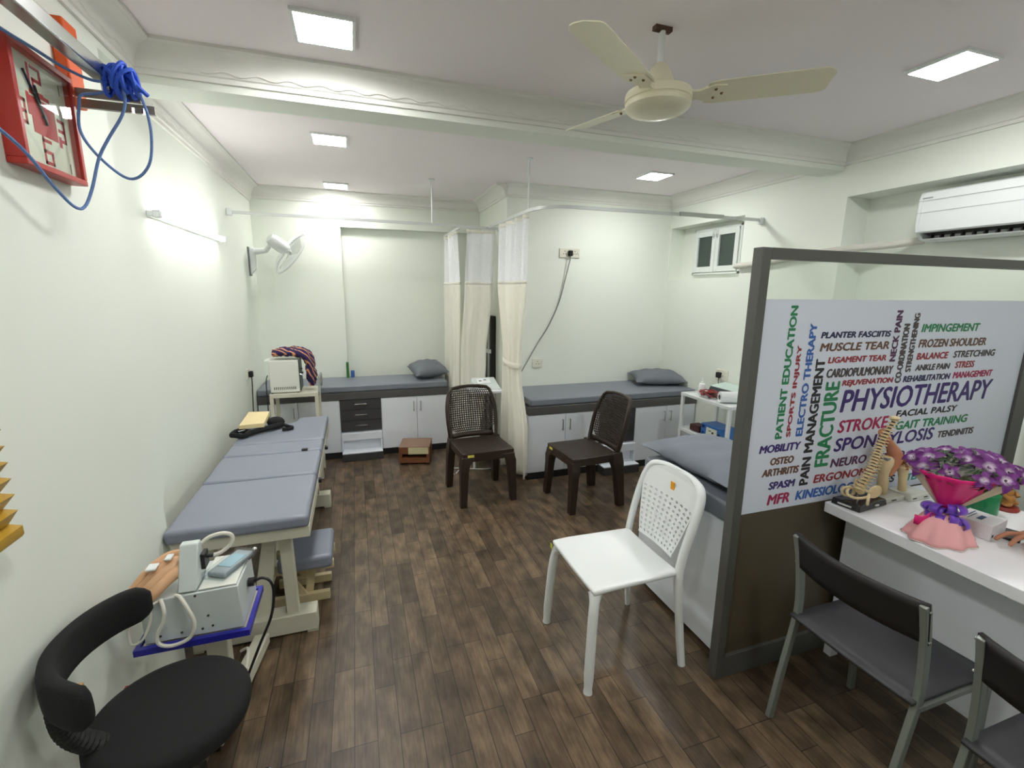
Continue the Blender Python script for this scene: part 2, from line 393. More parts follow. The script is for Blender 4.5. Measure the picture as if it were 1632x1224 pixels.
# ================================================================== CEILING FAN
fx, fy = 1.116, 1.647
t = thing('ceiling_fan', (fx, fy, 2.6), 'cream three-blade ceiling fan with worn paint', 'ceiling fan')
MB().tube([(fx, fy, 2.6), (fx, fy, 2.44)], .012, 10).build('rod', WHITEPL, t)
MB().box(fx-.035, fx+.035, fy-.012, fy+.012, 2.585, 2.6).tube([(fx-.03, fy, 2.588), (fx+.03, fy, 2.588)], .008, 8).build('hook', mat('rusty', (90, 66, 52), .7, var=.3, nscale=60), t)
MB().lathe([(.02, 2.478), (.03, 2.47), (.045, 2.44), (.055, 2.41), (.056, 2.395), (.02, 2.39)], (fx, fy), 24).build('canopy', FANCREAM, t)
MB().lathe([(.03, 2.40), (.085, 2.395), (.118, 2.38), (.121, 2.37), (.121, 2.352), (.116, 2.35), (.116, 2.347), (.12, 2.344), (.118, 2.33), (.105, 2.318), (.06, 2.309), (.02, 2.308)], (fx, fy), 40).build('motor_housing', FANCREAM, t)
RUST = mat('rust_spots', (120, 92, 60), .7, var=.3, nscale=90)
for tip in ((.607, 1.286, 2.37), (1.65, 1.375, 2.40), (1.06, 2.215, 2.42)):
    d = Vector(tip)-Vector((fx, fy, 2.362)); L_ = d.length; d.normalize(); sd = d.cross(Vector((0, 0, 1))).normalized(); up = sd.cross(d)
    o = Vector((fx, fy, 2.362))
    def pt(a, b, h): return o+d*a+(sd*b+up*(h+b*.24))
    m = MB(); R = []
    for a, wd0, wd1 in ((.17, -.05, .055), (.2, -.058, .062), (.3, -.06, .064), (.45, -.062, .066), (.56, -.062, .066), (.585, -.06, .05), (.597, -.05, .03)):
        R.append([pt(a, wd0, .002), pt(a, 0, .006), pt(a, wd1, .002), pt(a, wd1, -.001), pt(a, 0, .003), pt(a, wd0, -.001)])
    m.rings(R)
    bl = m.build('blade', FANCREAM, t)
    m = MB(); m.rings([[pt(a, b, h) for b, h in ((-w_, .004), (w_, .004), (w_, -.004), (-w_, -.004))] for a, w_ in ((.1, .03), (.14, .022), (.19, .045), (.235, .04))])
    m.build('blade_bracket', FANCREAM, bl)
    for a, b in ((.2, -.02), (.2, .025), (.225, 0)): MB().ball(pt(a, b, -.004), .006, 6, 4).build('screw', RUST, bl)

# ================================================================== WALL CLOCK, ORANGE TRAY, PULLEY BAR, ROPE, FINGER LADDER
cx = -.80
t = thing('wall_clock', (cx, 1.712, 1.95), 'square red-framed wall clock with big red numerals on left wall', 'clock')
y0, y1, z0, z1 = 1.57, 1.855, 1.949, 2.247
m = MB()
for a, b, c, d in ((y0, y1, z0, z0+.016), (y0, y1, z1-.016, z1), (y0, y0+.016, z0+.016, z1-.016), (y1-.016, y1, z0+.016, z1-.016)): m.box(-.80, -.757, a, b, c, d)
m.build('frame', REDPL, t, bevel=.002)
face = B(-.80, -.776, y0+.016, y1-.016, z0+.016, z1-.016).build('face', mat('clock_face', (232, 232, 218), .35, var=.02), t)
def text_mesh(txt, size_w, size_h, M4, mname, m_, parent, name='lettering', bold=0, shear=0.0):
    cu = bpy.data.curves.new('t', 'FONT'); cu.body = txt; cu.size = 1; cu.extrude = 0; cu.offset = bold; cu.shear = shear; cu.resolution_u = 3
    ob = bpy.data.objects.new('t', cu); col.objects.link(ob)
    dg = bpy.context.evaluated_depsgraph_get(); dg.update(); me = bpy.data.meshes.new_from_object(ob.evaluated_get(dg))
    col.objects.unlink(ob); bpy.data.objects.remove(ob)
    xs = [v.co.x for v in me.vertices]; ys = [v.co.y for v in me.vertices]
    w0, h0 = max(xs)-min(xs), max(ys)-min(ys); mx_, my_ = min(xs), min(ys)
    out = bmesh.new(); out.from_mesh(me); bpy.data.meshes.remove(me)
    for v in out.verts: v.co = M4 @ Vector(((v.co.x-mx_)/w0*size_w, (v.co.y-my_)/h0*size_h, 0))
    return out
# face plane at x=-.776 looking to +x : text right = +y, up = +z
def face_M(y, z, x=-.7752): return Matrix(((0, 0, 1, x), (1, 0, 0, y), (0, 1, 0, z), (0, 0, 0, 1)))
cy, cz = (y0+y1)/2, (z0+z1)/2
CLR = mat('clock_red', (196, 60, 66), .5, var=.03)
acc = bmesh.new()
def add_bm(dst, src, mi=0):
    me = bpy.data.meshes.new('tmp'); src.to_mesh(me); src.free()
    n = len(dst.faces); dst.from_mesh(me); bpy.data.meshes.remove(me)
    dst.faces.ensure_lookup_table()
    for f in list(dst.faces)[n:]: f.material_index = mi
SEG = {'1': 'bc', '2': 'abged', '3': 'abgcd', '6': 'afgedc', '9': 'abfgcd'}
def digit(mb, ch, y, z, w, h, t=.0085):
    R_ = {'a': (0, w, h-t, h), 'd': (0, w, 0, t), 'g': (0, w, h/2-t/2, h/2+t/2), 'b': (w-t, w, h/2, h), 'c': (w-t, w, 0, h/2), 'f': (0, t, h/2, h), 'e': (0, t, 0, h/2)}
    for k in SEG[ch]:
        a, b, c, d = R_[k]; mb.box(-.776, -.7753, y+a, y+b, z+c, z+d)
q = MB(); q.bm = acc
for ch, yy, zz, w_, h_ in (('1', cy-.045, cz+.05, .012, .07), ('2', cy-.026, cz+.05, .042, .07), ('3', cy+.066, cz-.045, .034, .062), ('6', cy-.022, cz-.122, .042, .066), ('9', cy-.105, cz-.04, .034, .062)): digit(q, ch, yy, zz, w_, h_)
q.box(-.776, -.7755, cy-.05, cy+.058, cz-.05, cz+.04).box(-.776, -.7754, cy-.062, cy-.05, cz-.01, cz+.045).box(-.776, -.7754, cy+.062, cy+.075, cz-.06, cz-.03)
q.box(-.776, -.7754, cy-.045, cy+.04, cz+.045, cz+.055).box(-.776, -.7754, cy-.02, cy-.012, cz-.065, cz-.05)
q.build('numerals', CLR, t)
m = MB()
for yy, zz in ((cy-.11, cz+.11), (cy+.1, cz-.11), (cy-.1, cz-.115), (cy+.1, cz+.1)):
    m.box(-.776, -.7752, yy-.001, yy+.001, zz-.014, zz+.014)
m.build('minute_mark', BLACK, t)
for nm, a, L_ in (('hour_hand', 110, .075), ('minute_hand', 125, .115)):
    ar = math.radians(a); c_, s_ = math.cos(ar), math.sin(ar)
    MB().tube([(-.772, cy-.02*c_, cz-.02*s_), (-.772, cy+L_*c_, cz+L_*s_)], .0028, 6).build(nm, BLACKPL, t)
MB().lathe([(.006, -.776), (.006, -.769)], (0, 0), 10, Matrix(((0, 0, 1, 0), (1, 0, 0, cy), (0, 1, 0, cz), (0, 0, 0, 1)))).build('hand_pin', BLACKPL, t)
m = B(-.7635, -.7615, y0+.016, y1-.016, z0+.016, z1-.016); m.build('cover_glass', GLASS, t)

t = B(-.80, -.765, 1.87, 1.95, 2.19, 2.42).build('wall_strap', ORANGE, bevel=.005)
tag(t, 'orange padded strap on the wall behind the red clock', 'strap')
# pulley bar
t = thing('pulley_bar', (-.8, 1.85, 2.2), 'steel square bar on wall brackets above the red clock', 'bar')
B(-.70, -.66, .6, 1.86, 2.25, 2.29).build('bar', STEEL, t, bevel=.003)
MB().box(-.80, -.60, 1.88, 1.892, 2.213, 2.235).build('bracket', DULL, t)
MB().box(-.80, -.575, 1.91, 1.922, 2.19, 2.215).build('bracket', DULL, t)
MB().box(-.69, -.67, 1.86, 1.90, 2.225, 2.26).build('end_plate', STEEL, t)
MB().box(-.80, -.66, .7, .72, 2.25, 2.28).build('bracket', DULL, t)
MB().tube([(-.6, 1.9, 2.185), (-.6, 1.9, 2.2)], .008, 8).tube([(-.63, 1.9, 2.185), (-.63, 1.9, 2.2)], .008, 8).build('bolt', STEEL, t)
# rope
t = thing('pulley_rope', (-.63, 1.86, 2.24), 'blue cord knotted round the end of the steel bar', 'rope')
m = MB()
for i in range(17):
    a = random.random()*6.28; o = Vector((-.635+random.uniform(-.035, .04), 1.845+random.uniform(-.03, .02), 2.258+random.uniform(-.012, .012)))
    rx = random.uniform(.022, .034); ph = random.uniform(-.6, .6)
    pts = []
    for k in range(14):
        b = 2*PI*k/14
        v = Vector((rx*.55*math.sin(b)*math.sin(a)+.01*math.cos(a), rx*math.cos(b), rx*1.15*math.sin(b)))
        v.rotate(Matrix.Rotation(ph, 3, 'Y')); pts.append(o+v)
    m.tube(pts, .0055, 6, closed=True)
m.tube(smoothpath([(-.62, 1.83, 2.27), (-.60, 1.82, 2.26), (-.585, 1.83, 2.24), (-.57, 1.85, 2.225)]), .0065, 6)
m.build('knot', ROPE, t)
y_ = 1.84
pa = [(-.6, 1.85, 2.24), (-.585, y_, 2.215), (-.573, y_, 2.16), (-.572, y_, 2.10), (-.585, y_, 2.03), (-.62, y_, 1.985), (-.66, y_, 1.985), (-.715, y_-.01, 2.04), (-.742, y_-.02, 2.10), (-.735, y_-.02, 2.17), (-.73, y_-.01, 2.2), (-.70, 1.85, 2.215), (-.67, 1.86, 2.23)]
m = MB().tube(smoothpath(pa), .0042, 7)
pb = [(-.63, 1.83, 2.25), (-.62, 1.82, 2.20), (-.63, 1.81, 2.15), (-.668, 1.8, 2.08), (-.695, 1.79, 2.02), (-.715, 1.77, 1.93), (-.727, 1.74, 1.875), (-.735, 1.70, 1.87), (-.738, 1.62, 1.91), (-.735, 1.5, 1.975), (-.73, 1.3, 2.02), (-.72, 1.1, 2.04)]
m.tube(smoothpath(pb), .0042, 7)
pc = [(-.66, 1.83, 2.245), (-.69, 1.80, 2.235), (-.72, 1.73, 2.235), (-.735, 1.62, 2.235), (-.735, 1.5, 2.225), (-.73, 1.35, 2.22), (-.72, 1.1, 2.24)]
m.tube(smoothpath(pc), .0042, 7)
m.build('loose_cord', ROPE2, t)
# finger ladder
t = thing('finger_ladder', (-.8, 1.2, 1.09), 'yellow lacquered saw-tooth finger ladder fixed to the left wall', 'finger ladder')
poly = [(-.80, 1.095), (-.742, 1.092), (-.738, 1.098), (-.738, 1.118), (-.762, 1.124)]
z = 1.124
for i in range(12):
    poly += [(-.74, z+.032), (-.766, z+.037)]; z += .0375
poly += [(-.80, z)]
m = MB().prism(poly, 'y', 1.13, 1.268); m.build('saw_tooth_board', YELLOW, t)

# ================================================================== COUCHES
def handle(mb, c, axis, L_=.09, out=(0, -1, 0)):
    o = Vector(out)*.028; c = Vector(c); a = Vector({'x': (1, 0, 0), 'z': (0, 0, 1)}[axis])*L_/2
    mb.tube([c-a*.85, c-a*.8+o*.9, c-a+o, c+a+o, c+a*.8+o*.9, c+a*.85], .005, 6)
def cabinet(name, x0, x1, yf, yb, splits, label, ztop=.594):
    """low couch cabinet with doors and a drawer stack; splits: list of (kind, x0, x1)"""
    t = thing(name, ((x0+x1)/2, (yf+yb)/2, 0), label, 'cabinet')
    B(x0, x1, yf+.02, yb, .062, ztop).build('carcass', WHITE_LAM, t)
    B(x0+.0, x1, yf+.005, yb, .0, .06).build('plinth', TOE, t)
    B(x0, x1+.005, yf-.008, yb, ztop, ztop+.072).build('bed_board', SLAB, t, bevel=.003)
    for k, a, b in splits:
        if k == 'door' or k == 'doorL' or k == 'doorR' or k == 'plain':
            d = B(a+.002, b-.002, yf, yf+.019, .066, ztop-.004).build('door', WHITE_LAM, t, bevel=.0015)
            if k != 'plain':
                hx = b-.035 if k == 'doorL' else a+.035
                h = MB(); handle(h, (hx, yf, ztop-.10), 'z', .10); h.build('handle', CHROME, d)
        else:
            zs = [.27, .378, .486, ztop-.004]
            for i in range(3):
                d = B(a+.002, b-.002, yf-.002, yf+.019, zs[i]+.002, zs[i+1]-.002).build('drawer', DARK_LAM, t, bevel=.0015)
                h = MB(); handle(h, ((a+b)/2+.0, yf-.002, (zs[i]+zs[i+1])/2+.01), 'x', .11); h.build('handle', CHROME, d)
            # pull-out steps
            d = MB().box(a+.003, b-.003, yf-.045, yf+.02, .19, .262).build('step', WHITE_LAM, t, bevel=.003)
            m = MB().box(a+.003, b-.003, yf-.12, yf+.02, .001, .075); m.build('step_riser', DARK_LAM, t, bevel=.003)
            B(a+.006, b-.006, yf-.117, yf+.02, .076, .084).build('step', WHITE_LAM, t, bevel=.001)
            B(a+.003, a+.02, yf-.05, yf+.02, .084, .19).build('step_side', WHITE_LAM, t); B(b-.02, b-.003, yf-.05, yf+.02, .084, .19).build('step_side', WHITE_LAM, t)
    return t
def mattress(x0, x1, y0, y1, z0, z1, label, m_=GREYVINYL, group='grey couch mattresses'):
    m = MB(); m.box(x0, x1, y0, y1, z0, z1)
    o = m.build('mattress', m_, bevel=.012); o.modifiers['bevel'].segments = 3
    return tag(o, label, 'mattress', group)
def pillow(c, L_, W_, H_, rz, label, tilt=(0, 0), m_=GREYCLOTH):
    R = Matrix.Rotation(rz, 3, 'Z') @ Matrix.Rotation(tilt[0], 3, 'X') @ Matrix.Rotation(tilt[1], 3, 'Y')
    sd = random.random()*9
    def f(sg):
        def g(u, v):
            a, b = u*2-1, v*2-1
            h = ((1-abs(a)**2.6)*(1-abs(b)**2.6))**.55
            pin = 1-.10*(1-abs(b)**2) if abs(a) > .0 else 1
            px = a*L_/2*(1-.07*(1-b*b)*abs(a)**3*0-.06*(1-abs(b)**2)*abs(a)**4); py = b*W_/2*(1-.08*(1-abs(a)**2)*abs(b)**4)
            wr = .009*math.sin(9*a+4*b+sd)*math.sin(7*b-3*a+sd)*h
            zz = sg*(H_/2)*h*(1 if sg > 0 else .75)+wr
            return R @ Vector((px, py, zz))+Vector(c)
        return g
    m = MB().grid(f(1), 20, 14).grid(f(-1), 20, 14)
    o = m.build('pillow', m_, weld=True, smooth=80)
    return tag(o, label, 'pillow', None)
cabinet('couch_cabinet', -.893, .87, 4.69, 5.20, [('doorL', -.893, -.56), ('plain', -.56, -.19), ('drawers', -.19, .20), ('doorL', .20, .552), ('doorR', .552, .868)],
        'white low couch cabinet in the far corner with charcoal drawers and pull-out steps')
mattress(-.892, .872, 4.69, 5.212, .668, .73, 'grey mattress on the far corner couch under the back wall niche')
pillow((.715, 5.0, .812), .36, .42, .18, .12, 'grey pillow on the far corner couch beside the curtain', (.1, -.06))
cabinet('couch_cabinet', 1.376, 3.135, 3.645, 4.25, [('doorL', 1.376, 1.733), ('doorR', 1.733, 2.075), ('drawers', 2.075, 2.452), ('doorL', 2.452, 2.80), ('doorR', 2.80, 3.13)],
        'white low couch cabinet under the high wall socket with charcoal drawers')
mattress(1.40, 3.13, 3.66, 4.25, .668, .728, 'grey mattress on the couch under the high wall socket')
pillow((2.93, 4.02, .795), .52, .36, .14, -.28, 'grey pillow on the couch under the high wall socket', (.12, 0))
# third couch, beyond the partition
t = thing('couch_cabinet', (2.3, 1.75, 0), 'white couch cabinet partly hidden beyond the lettered partition', 'cabinet')
B(1.50, 3.1, 1.425, 2.08, .05, .66).build('carcass', WHITE_LAM, t)
B(1.484, 1.50, 1.41, 2.095, .03, .665).build('end_panel', WHITE_LAM, t, bevel=.002)
for k in range(4): B(1.50+k*.4+.002, 1.898+k*.4, 2.08, 2.098, .07, .655).build('door', WHITE_LAM, t)
for x in (1.56, 3.0):
    for y in (1.5, 2.03): B(x-.03, x+.03, y-.03, y+.03, 0, .05).build('foot', mat('brown_wood_foot', (96, 62, 44), .5), t)
mattress(1.49, 3.1, 1.41, 2.10, .666, .755, 'grey mattress on the couch beyond the lettered partition')
pillow((1.735, 1.825, .816), .70, .46, .15, 1.55, 'large grey pillow on the couch beyond the lettered partition', (-.03, .03), mat('grey_cloth_light', (130, 136, 147), .75, var=.05, bump=.15, bscale=40))

# things on the far couch
tag(B(-.118, -.092, 5.14, 5.2, .7305, .892).build('book', mat('green_cover', (52, 112, 52), .5), bevel=.002), 'narrow green book standing on the far couch by the niche edge', 'book')
tag(B(-.075, -.038, 5.15, 5.2, .7305, .80).build('book', mat('blue_cover', (56, 98, 160), .5), bevel=.002), 'short blue book standing on the far couch by the niche edge', 'book')

# ================================================================== CURTAIN TRACKS AND CURTAINS
def track(name, path, rod, label, ends):
    t = thing(name, (rod[0], rod[1], 2.23), label, 'curtain rail')
    MB().tube(path, .011, 4, up=(0, 0, 1), square=True, flat=.8).build('rail', mat('white_alu', (214, 218, 216), .35, metal=.25, var=.02), t)
    MB().tube([(rod[0], rod[1], 2.6), (rod[0], rod[1], 2.235)], .007, 8).lathe([(.028, 2.6), (.028, 2.594), (.01, 2.59)], rod, 16).build('hanger_rod', WHITEPL, t)
    for e in ends: B(e[0]-.018, e[0]+.018, e[1]-.018, e[1]+.018, 2.20, 2.25).build('end_bracket', WHITEPL, t, bevel=.002)
    return t
pth = [(-.898, 4.28, 2.225), (0, 4.31, 2.225), (.72, 4.335, 2.225), (1.352, 4.40, 2.225)]
t1 = track('curtain_rail', pth, (.69, 4.33), 'white curtain rail hung in front of the far corner couch', [(-.882, 4.28), (1.338, 4.398)])
MB().tube([(.96, 4.36, 2.222), (.96, 5.23, 2.222)], .011, 4, square=True, flat=.8).build('rail', MATS['white_alu'], t1)
c_ = (1.45, 3.36)
pth = [(3.135, 3.085, 2.232), (2.2, 3.10, 2.232), (1.55, 3.115, 2.232)]+[(1.50+.25*math.cos(a), 3.37+.25*math.sin(a), 2.232) for a in [(-PI/2)-(PI/2)*k/8 for k in range(9)]]+[(1.235, 3.8, 2.232), (1.225, 4.36, 2.232)]
pth[2] = (1.6, 3.118, 2.232)
t2 = track('curtain_rail', pth, (1.262, 3.42), 'white curved curtain rail hung around the couch under the high socket', [(3.122, 3.085)])
MB().tube([(2.35, 3.088, 2.234), (2.75, 3.086, 2.234)], .0145, 4, square=True, flat=.8).build('splice_sleeve', STEEL, t2)

def curtain(label, prof, zs, amp, nf, ztop, znet, tie=None):
    """prof: list of (z, (x0,y0), (x1,y1), amplitude)"""
    prof = sorted(prof, reverse=True)
    def sect(z):
        for (za, a0, a1, am), (zb, b0, b1, bm_) in zip(prof, prof[1:]):
            if za >= z >= zb:
                t_ = (za-z)/(za-zb); t_ = t_*t_*(3-2*t_)
                return (Vector(a0).lerp(Vector(b0), t_), Vector(a1).lerp(Vector(b1), t_), am+(bm_-am)*t_)
        return Vector(prof[-1][1]), Vector(prof[-1][2]), prof[-1][3]
    def f(za, zb):
        def g(u, v):
            z = za+(zb-za)*v
            p, q, am = sect(z)
            d = (q-p); n = Vector((-d.y, d.x)).normalized()
            s_ = math.sin(2*PI*nf*u+.5*math.sin(5*u+label.__len__()))+.3*math.sin(2*PI*nf*2.3*u+1+z*1.5)
            w = p+d*u+n*am*s_
            return (w.x, w.y, z)
        return g
    t = thing('curtain', (*((Vector(prof[-1][1])+Vector(prof[-1][2]))/2), prof[-1][0]), label, 'curtain')
    n = nf*12
    MB().grid(f(znet, prof[-1][0]), n, 40, True).build('drape', CURT, t, smooth=80, solid=.003)
    MB().grid(f(ztop-.03, znet), n, 10, True).build('net_band', NET, t, smooth=80)
    MB().grid(f(ztop, ztop-.03), n, 2).build('hem', CURT, t, smooth=80, solid=.005); MB().grid(f(znet+.012, znet-.012), n, 2).build('hem', CURT, t, smooth=80, solid=.005)
    for i in range(nf+1):
        x, y, z = f(ztop, znet)(min(.98, max(.02, i/nf)), 0)
        MB().tube([(x, y, ztop-.01), (x, y, ztop+.008)], .004, 6).build('hook', WHITEPL, t)
    return t
curtain('cream curtain with a net top beside the pillow of the far couch', [(2.20, (.95, 4.50), (.965, 5.18), .026), (1.6, (.965, 4.46), (.955, 5.18), .03), (.07, (.95, 4.46), (.945, 5.18), .03)], 0, 0, 4, 2.20, 1.72)
curtain('wide cream curtain with a net top hanging in the gap between couches', [(2.20, (1.005, 4.345), (1.28, 4.355), .008), (1.7, (.985, 4.36), (1.26, 4.37), .012), (1.0, (.945, 4.38), (1.20, 4.39), .014), (.07, (.93, 4.38), (1.13, 4.39), .016)], 0, 0, 2, 2.20, 1.72)
c3 = curtain('cream curtain tied at mid height at the head of the socket couch', [(2.205, (1.25, 3.36), (1.222, 4.05), .03), (1.75, (1.28, 3.45), (1.225, 4.08), .032), (1.10, (1.285, 3.60), (1.235, 3.92), .028), (1.0, (1.285, 3.60), (1.235, 3.94), .028), (.45, (1.31, 3.48), (1.24, 3.98), .036), (.075, (1.325, 3.50), (1.235, 4.0), .036)], 0, 0, 4, 2.205, 1.72)
m = MB()
m.tube([(1.262+.06*math.cos(a), 3.765+.175*math.sin(a), 1.055+.014*math.sin(a)) for a in [2*PI*k/20 for k in range(20)]], .022, 6, closed=True, flat=.3)
m.build('tie_back', CURT, c3)

# gap: small white table with ultrasound unit, dark folded stand behind
t = thing('side_table', (1.12, 4.2, 0), 'small white table in the gap between the curtains', 'table')
B(.98, 1.29, 4.05, 4.36, .715, .74).build('table_top', WHITE_TOP, t, bevel=.004)
for x in (1.0, 1.27):
    for y in (4.07, 4.34): MB().tube([(x, y, 0), (x, y, .715)], .012, 8).build('leg', WHITEPL, t)
B(.99, 1.28, 4.06, 4.35, .2, .215).build('shelf', WHITE_TOP, t)
t = thing('therapy_device', (1.13, 4.2, .7405), 'pale grey therapy device with sloped keypad behind the brown chair', 'device')
m = MB().hexa([(1.02, 4.10, .7405), (1.27, 4.10, .7405), (1.27, 4.32, .7405), (1.02, 4.32, .7405)], [(1.03, 4.12, .76), (1.26, 4.12, .76), (1.26, 4.31, .825), (1.03, 4.31, .825)])
m.build('housing', MACH, t, bevel=.006)
MB().hexa([(1.07, 4.19, .786), (1.20, 4.19, .786), (1.20, 4.28, .817), (1.07, 4.28, .817)], [(1.07, 4.19, .789), (1.20, 4.19, .789), (1.20, 4.28, .82), (1.07, 4.28, .82)]).build('keypad', WHITEPL, t)
m = MB()
for x, y, z in ((1.10, 4.235, .805), (1.15, 4.25, .81)): m.box(x-.012, x+.012, y-.006, y+.006, z-.003, z+.003)
m.build('display', BLACK, t)
MB().tube(smoothpath([(1.0, 4.11, .762), (.99, 4.08, .756), (1.01, 4.07, .7535), (1.06, 4.075, .7535)]), .012, 8).build('probe', WHITEPL, t)
t = thing('folded_stand', (1.32, 4.62, 0), 'black upright stand with a silver rail behind the curtains', 'stand')
B(1.30, 1.355, 4.58, 4.80, 0, 1.40).build('upright', BLACKPL, t, bevel=.004)
B(1.285, 1.30, 4.60, 4.64, .1, 1.40).build('rail', STEEL, t)
B(1.275, 1.305, 4.57, 4.66, 1.02, 1.06).build('clamp', WHITEPL, t, bevel=.003)
tag(MB().box(1.02, 1.2, 4.0, 4.02, .11, .15).tube([(1.0, 4.01, .12), (.93, 4.0, .10), (.85, 3.98, .05), (.80, 3.96, .01)], .005, 6).tube(smoothpath([(.78, 3.95, .006), (.8, 4.1, .006), (.95, 4.05, .006), (1.1, 4.0, .006), (1.2, 4.0, .03), (1.19, 4.01, .12)]), .005, 6).build('power_strip', WHITEPL), 'white power strip and cable under the small table behind the brown chair', 'power strip')

# ================================================================== WALL FAN
t = thing('wall_fan', (-.9, 4.95, 1.9), 'white oscillating fan fixed high on the left wall', 'wall fan')
B(-.9, -.888, 4.91, 4.99, 1.76, 2.02).build('back_plate', mat('plate_grey', (120, 124, 120), .4), t, bevel=.004)
MB().hexa([(-.888, 4.915, 1.77), (-.888, 4.985, 1.77), (-.888, 4.985, 2.015), (-.888, 4.915, 2.015)], [(-.84, 4.925, 1.83), (-.84, 4.975, 1.83), (-.84, 4.975, 2.01), (-.84, 4.925, 2.01)]).build('bracket', WHITEPL, t, bevel=.008)
MB().tube([(-.85, 4.95, 1.98), (-.75, 4.93, 1.99), (-.69, 4.86, 2.05)], [.03, .022, .02], 10).build('arm', WHITEPL, t)
ax = Vector((.74, .36, -.56)).normalized()
hubc = Vector((-.555, 4.88, 1.985))
Q = ax.to_track_quat('Z', 'Y').to_matrix().to_4x4(); Q.translation = hubc
MB().lathe([(.02, -.20), (.045, -.19), (.058, -.15), (.06, -.07), (.05, -.02), (.025, -.005)], (0, 0), 20, Q).build('motor_housing', WHITEPL, t)
MB().lathe([(.022, -.01), (.026, .02), (.015, .035)], (0, 0), 14, Q).build('hub', WHITEPL, t)
for k in range(3):
    m = MB(); a0 = k*2*PI/3+.5; R = []
    for r_, w_ in ((.03, .03), (.07, .055), (.12, .075), (.16, .07), (.175, .04)):
        row = []
        for b, h in ((-w_, -.014), (0, .002), (w_, .016)):
            v = Vector((r_, b, h+.012)); v.rotate(Matrix.Rotation(a0, 3, 'Z')); row.append(Q @ v)
        R.append(row+[p-ax*.003 for p in row[::-1]])
    m.rings(R); m.build('blade', mat('fan_blade', (226, 230, 224), .3), t)
m = MB()
m.tube([Q @ Vector((.215*math.cos(2*PI*k/36), .215*math.sin(2*PI*k/36), .03)) for k in range(36)], .0095, 6, closed=True)
m.build('guard_ring', WHITEPL, t)
m = MB()
for k in range(40):
    a = 2*PI*k/40; c0, s0 = math.cos(a), math.sin(a)
    m.tube([Q @ Vector((.215*c0, .215*s0, .03)), Q @ Vector((.17*c0, .17*s0, .052)), Q @ Vector((.03*c0, .03*s0, .06))], .0009, 3)
    m.tube([Q @ Vector((.215*c0, .215*s0, .03)), Q @ Vector((.16*c0, .16*s0, -.02)), Q @ Vector((.05*c0, .05*s0, -.03))], .0009, 3)
m.build('guard_wires', WHITEPL, t)

# ================================================================== SOCKETS AND CABLES
def socket(loc, w, h, nrm, label, plug=None):
    """plate on a wall; nrm 'x+','x-','y-'"""
    x, y, z = loc
    t = thing('wall_socket', loc, label, 'socket')
    def bx(a0, a1, b0, b1, d0, d1):
        if nrm == 'y-': return B(x+a0, x+a1, y-d1, y-d0, z+b0, z+b1)
        if nrm == 'x+': return B(x+d0, x+d1, y+a0, y+a1, z+b0, z+b1)
        return B(x-d1, x-d0, y-a1, y-a0, z+b0, z+b1)
    bx(-w/2, w/2, -h/2, h/2, 0, .012).build('plate', SOCK, t, bevel=.003)
    m = MB()
    n = max(1, int(w/.085))
    for i in range(n):
        c = -w/2+(i+.5)*w/n
        for dx, dz in ((0, .016), (-.012, -.008), (.012, -.008)):
            k = bx(c+dx-.004, c+dx+.004, dz-.004, dz+.004, .0115, .0126); add_bm(m.bm, k.bm)
    m.build('pin_hole', HOLE, t)
    bx(w/2-.026, w/2-.010, -.012, .012, .012, .016).build('switch', SOCK, t, bevel=.001)
    if plug is not None:
        bx(plug-.022, plug+.022, -.028, .024, .012, .045).build('plug', BLACKRUB, t, bevel=.008)
    return t
socket((2.0, 4.255, 2.017), .215, .085, 'y-', 'wide cream socket plate high above the couch with a black plug', .0)
socket((1.69, 4.255, .955), .10, .085, 'y-', 'small cream socket plate low above the couch mattress')
socket((3.14, 3.34, .925), .14, .095, 'x-', 'white socket plate above the small instrument trolley', -.02)
socket((-.9, 4.42, .93), .10, .09, 'x+', 'white socket plate on left wall with a hanging cord', 0)
tag(MB().tube(smoothpath([(2.0, 4.225, 1.995), (1.99, 4.215, 1.95), (1.96, 4.23, 1.80), (1.90, 4.24, 1.55), (1.80, 4.24, 1.33), (1.69, 4.24, 1.16), (1.58, 4.235, .98), (1.50, 4.22, .86), (1.46, 4.2, .80), (1.42, 4.18, .745)]), .0055, 7).build('wall_cable', GCORD), 'grey cord hanging from the high wall socket down behind the couch', 'cord')
tag(MB().tube(smoothpath([(-.87, 4.42, .905), (-.868, 4.42, .86), (-.872, 4.40, .70), (-.87, 4.35, .50), (-.86, 4.30, .30), (-.85, 4.28, .1), (-.84, 4.28, .01)]), .0045, 7).build('wall_cable', BCORD), 'black cord hanging from the left wall socket', 'cord')

# ================================================================== EXAM TABLE (left)
t = thing('treatment_table', (-.52, 3.0, 0), 'long blue-grey padded treatment table on cream trestles along the left wall', 'treatment table')
X0, X1 = -.795, -.245
for a, b in ((2.10, 2.615), (2.628, 3.022), (3.034, 3.246), (3.26, 3.87)):
    m = B(X0, X1, a, b, .602, .662) if b < 3.5 else None
    if m is None:
        poly = [(X0, a), (X1, a), (X1, b), (-.46, b), (-.465, 3.78), (-.49, 3.73), (-.53, 3.715), (-.57, 3.73), (-.595, 3.78), (-.60, b), (X0, b)]
        m = MB().prism(poly, 'z', .602, .662)
    o = m.build('pad', BEDVINYL, t, bevel=.018); o.modifiers['bevel'].segments = 4
m = MB().box(-.78, X1+.0, 2.12, 2.16, .548, .601).box(-.78, X1, 3.80, 3.84, .548, .601).box(X1-.04, X1, 2.16, 3.80, .548, .601).box(-.78, -.74, 2.16, 3.80, .548, .601)
m.build('top_frame', CREAM, t, bevel=.003)
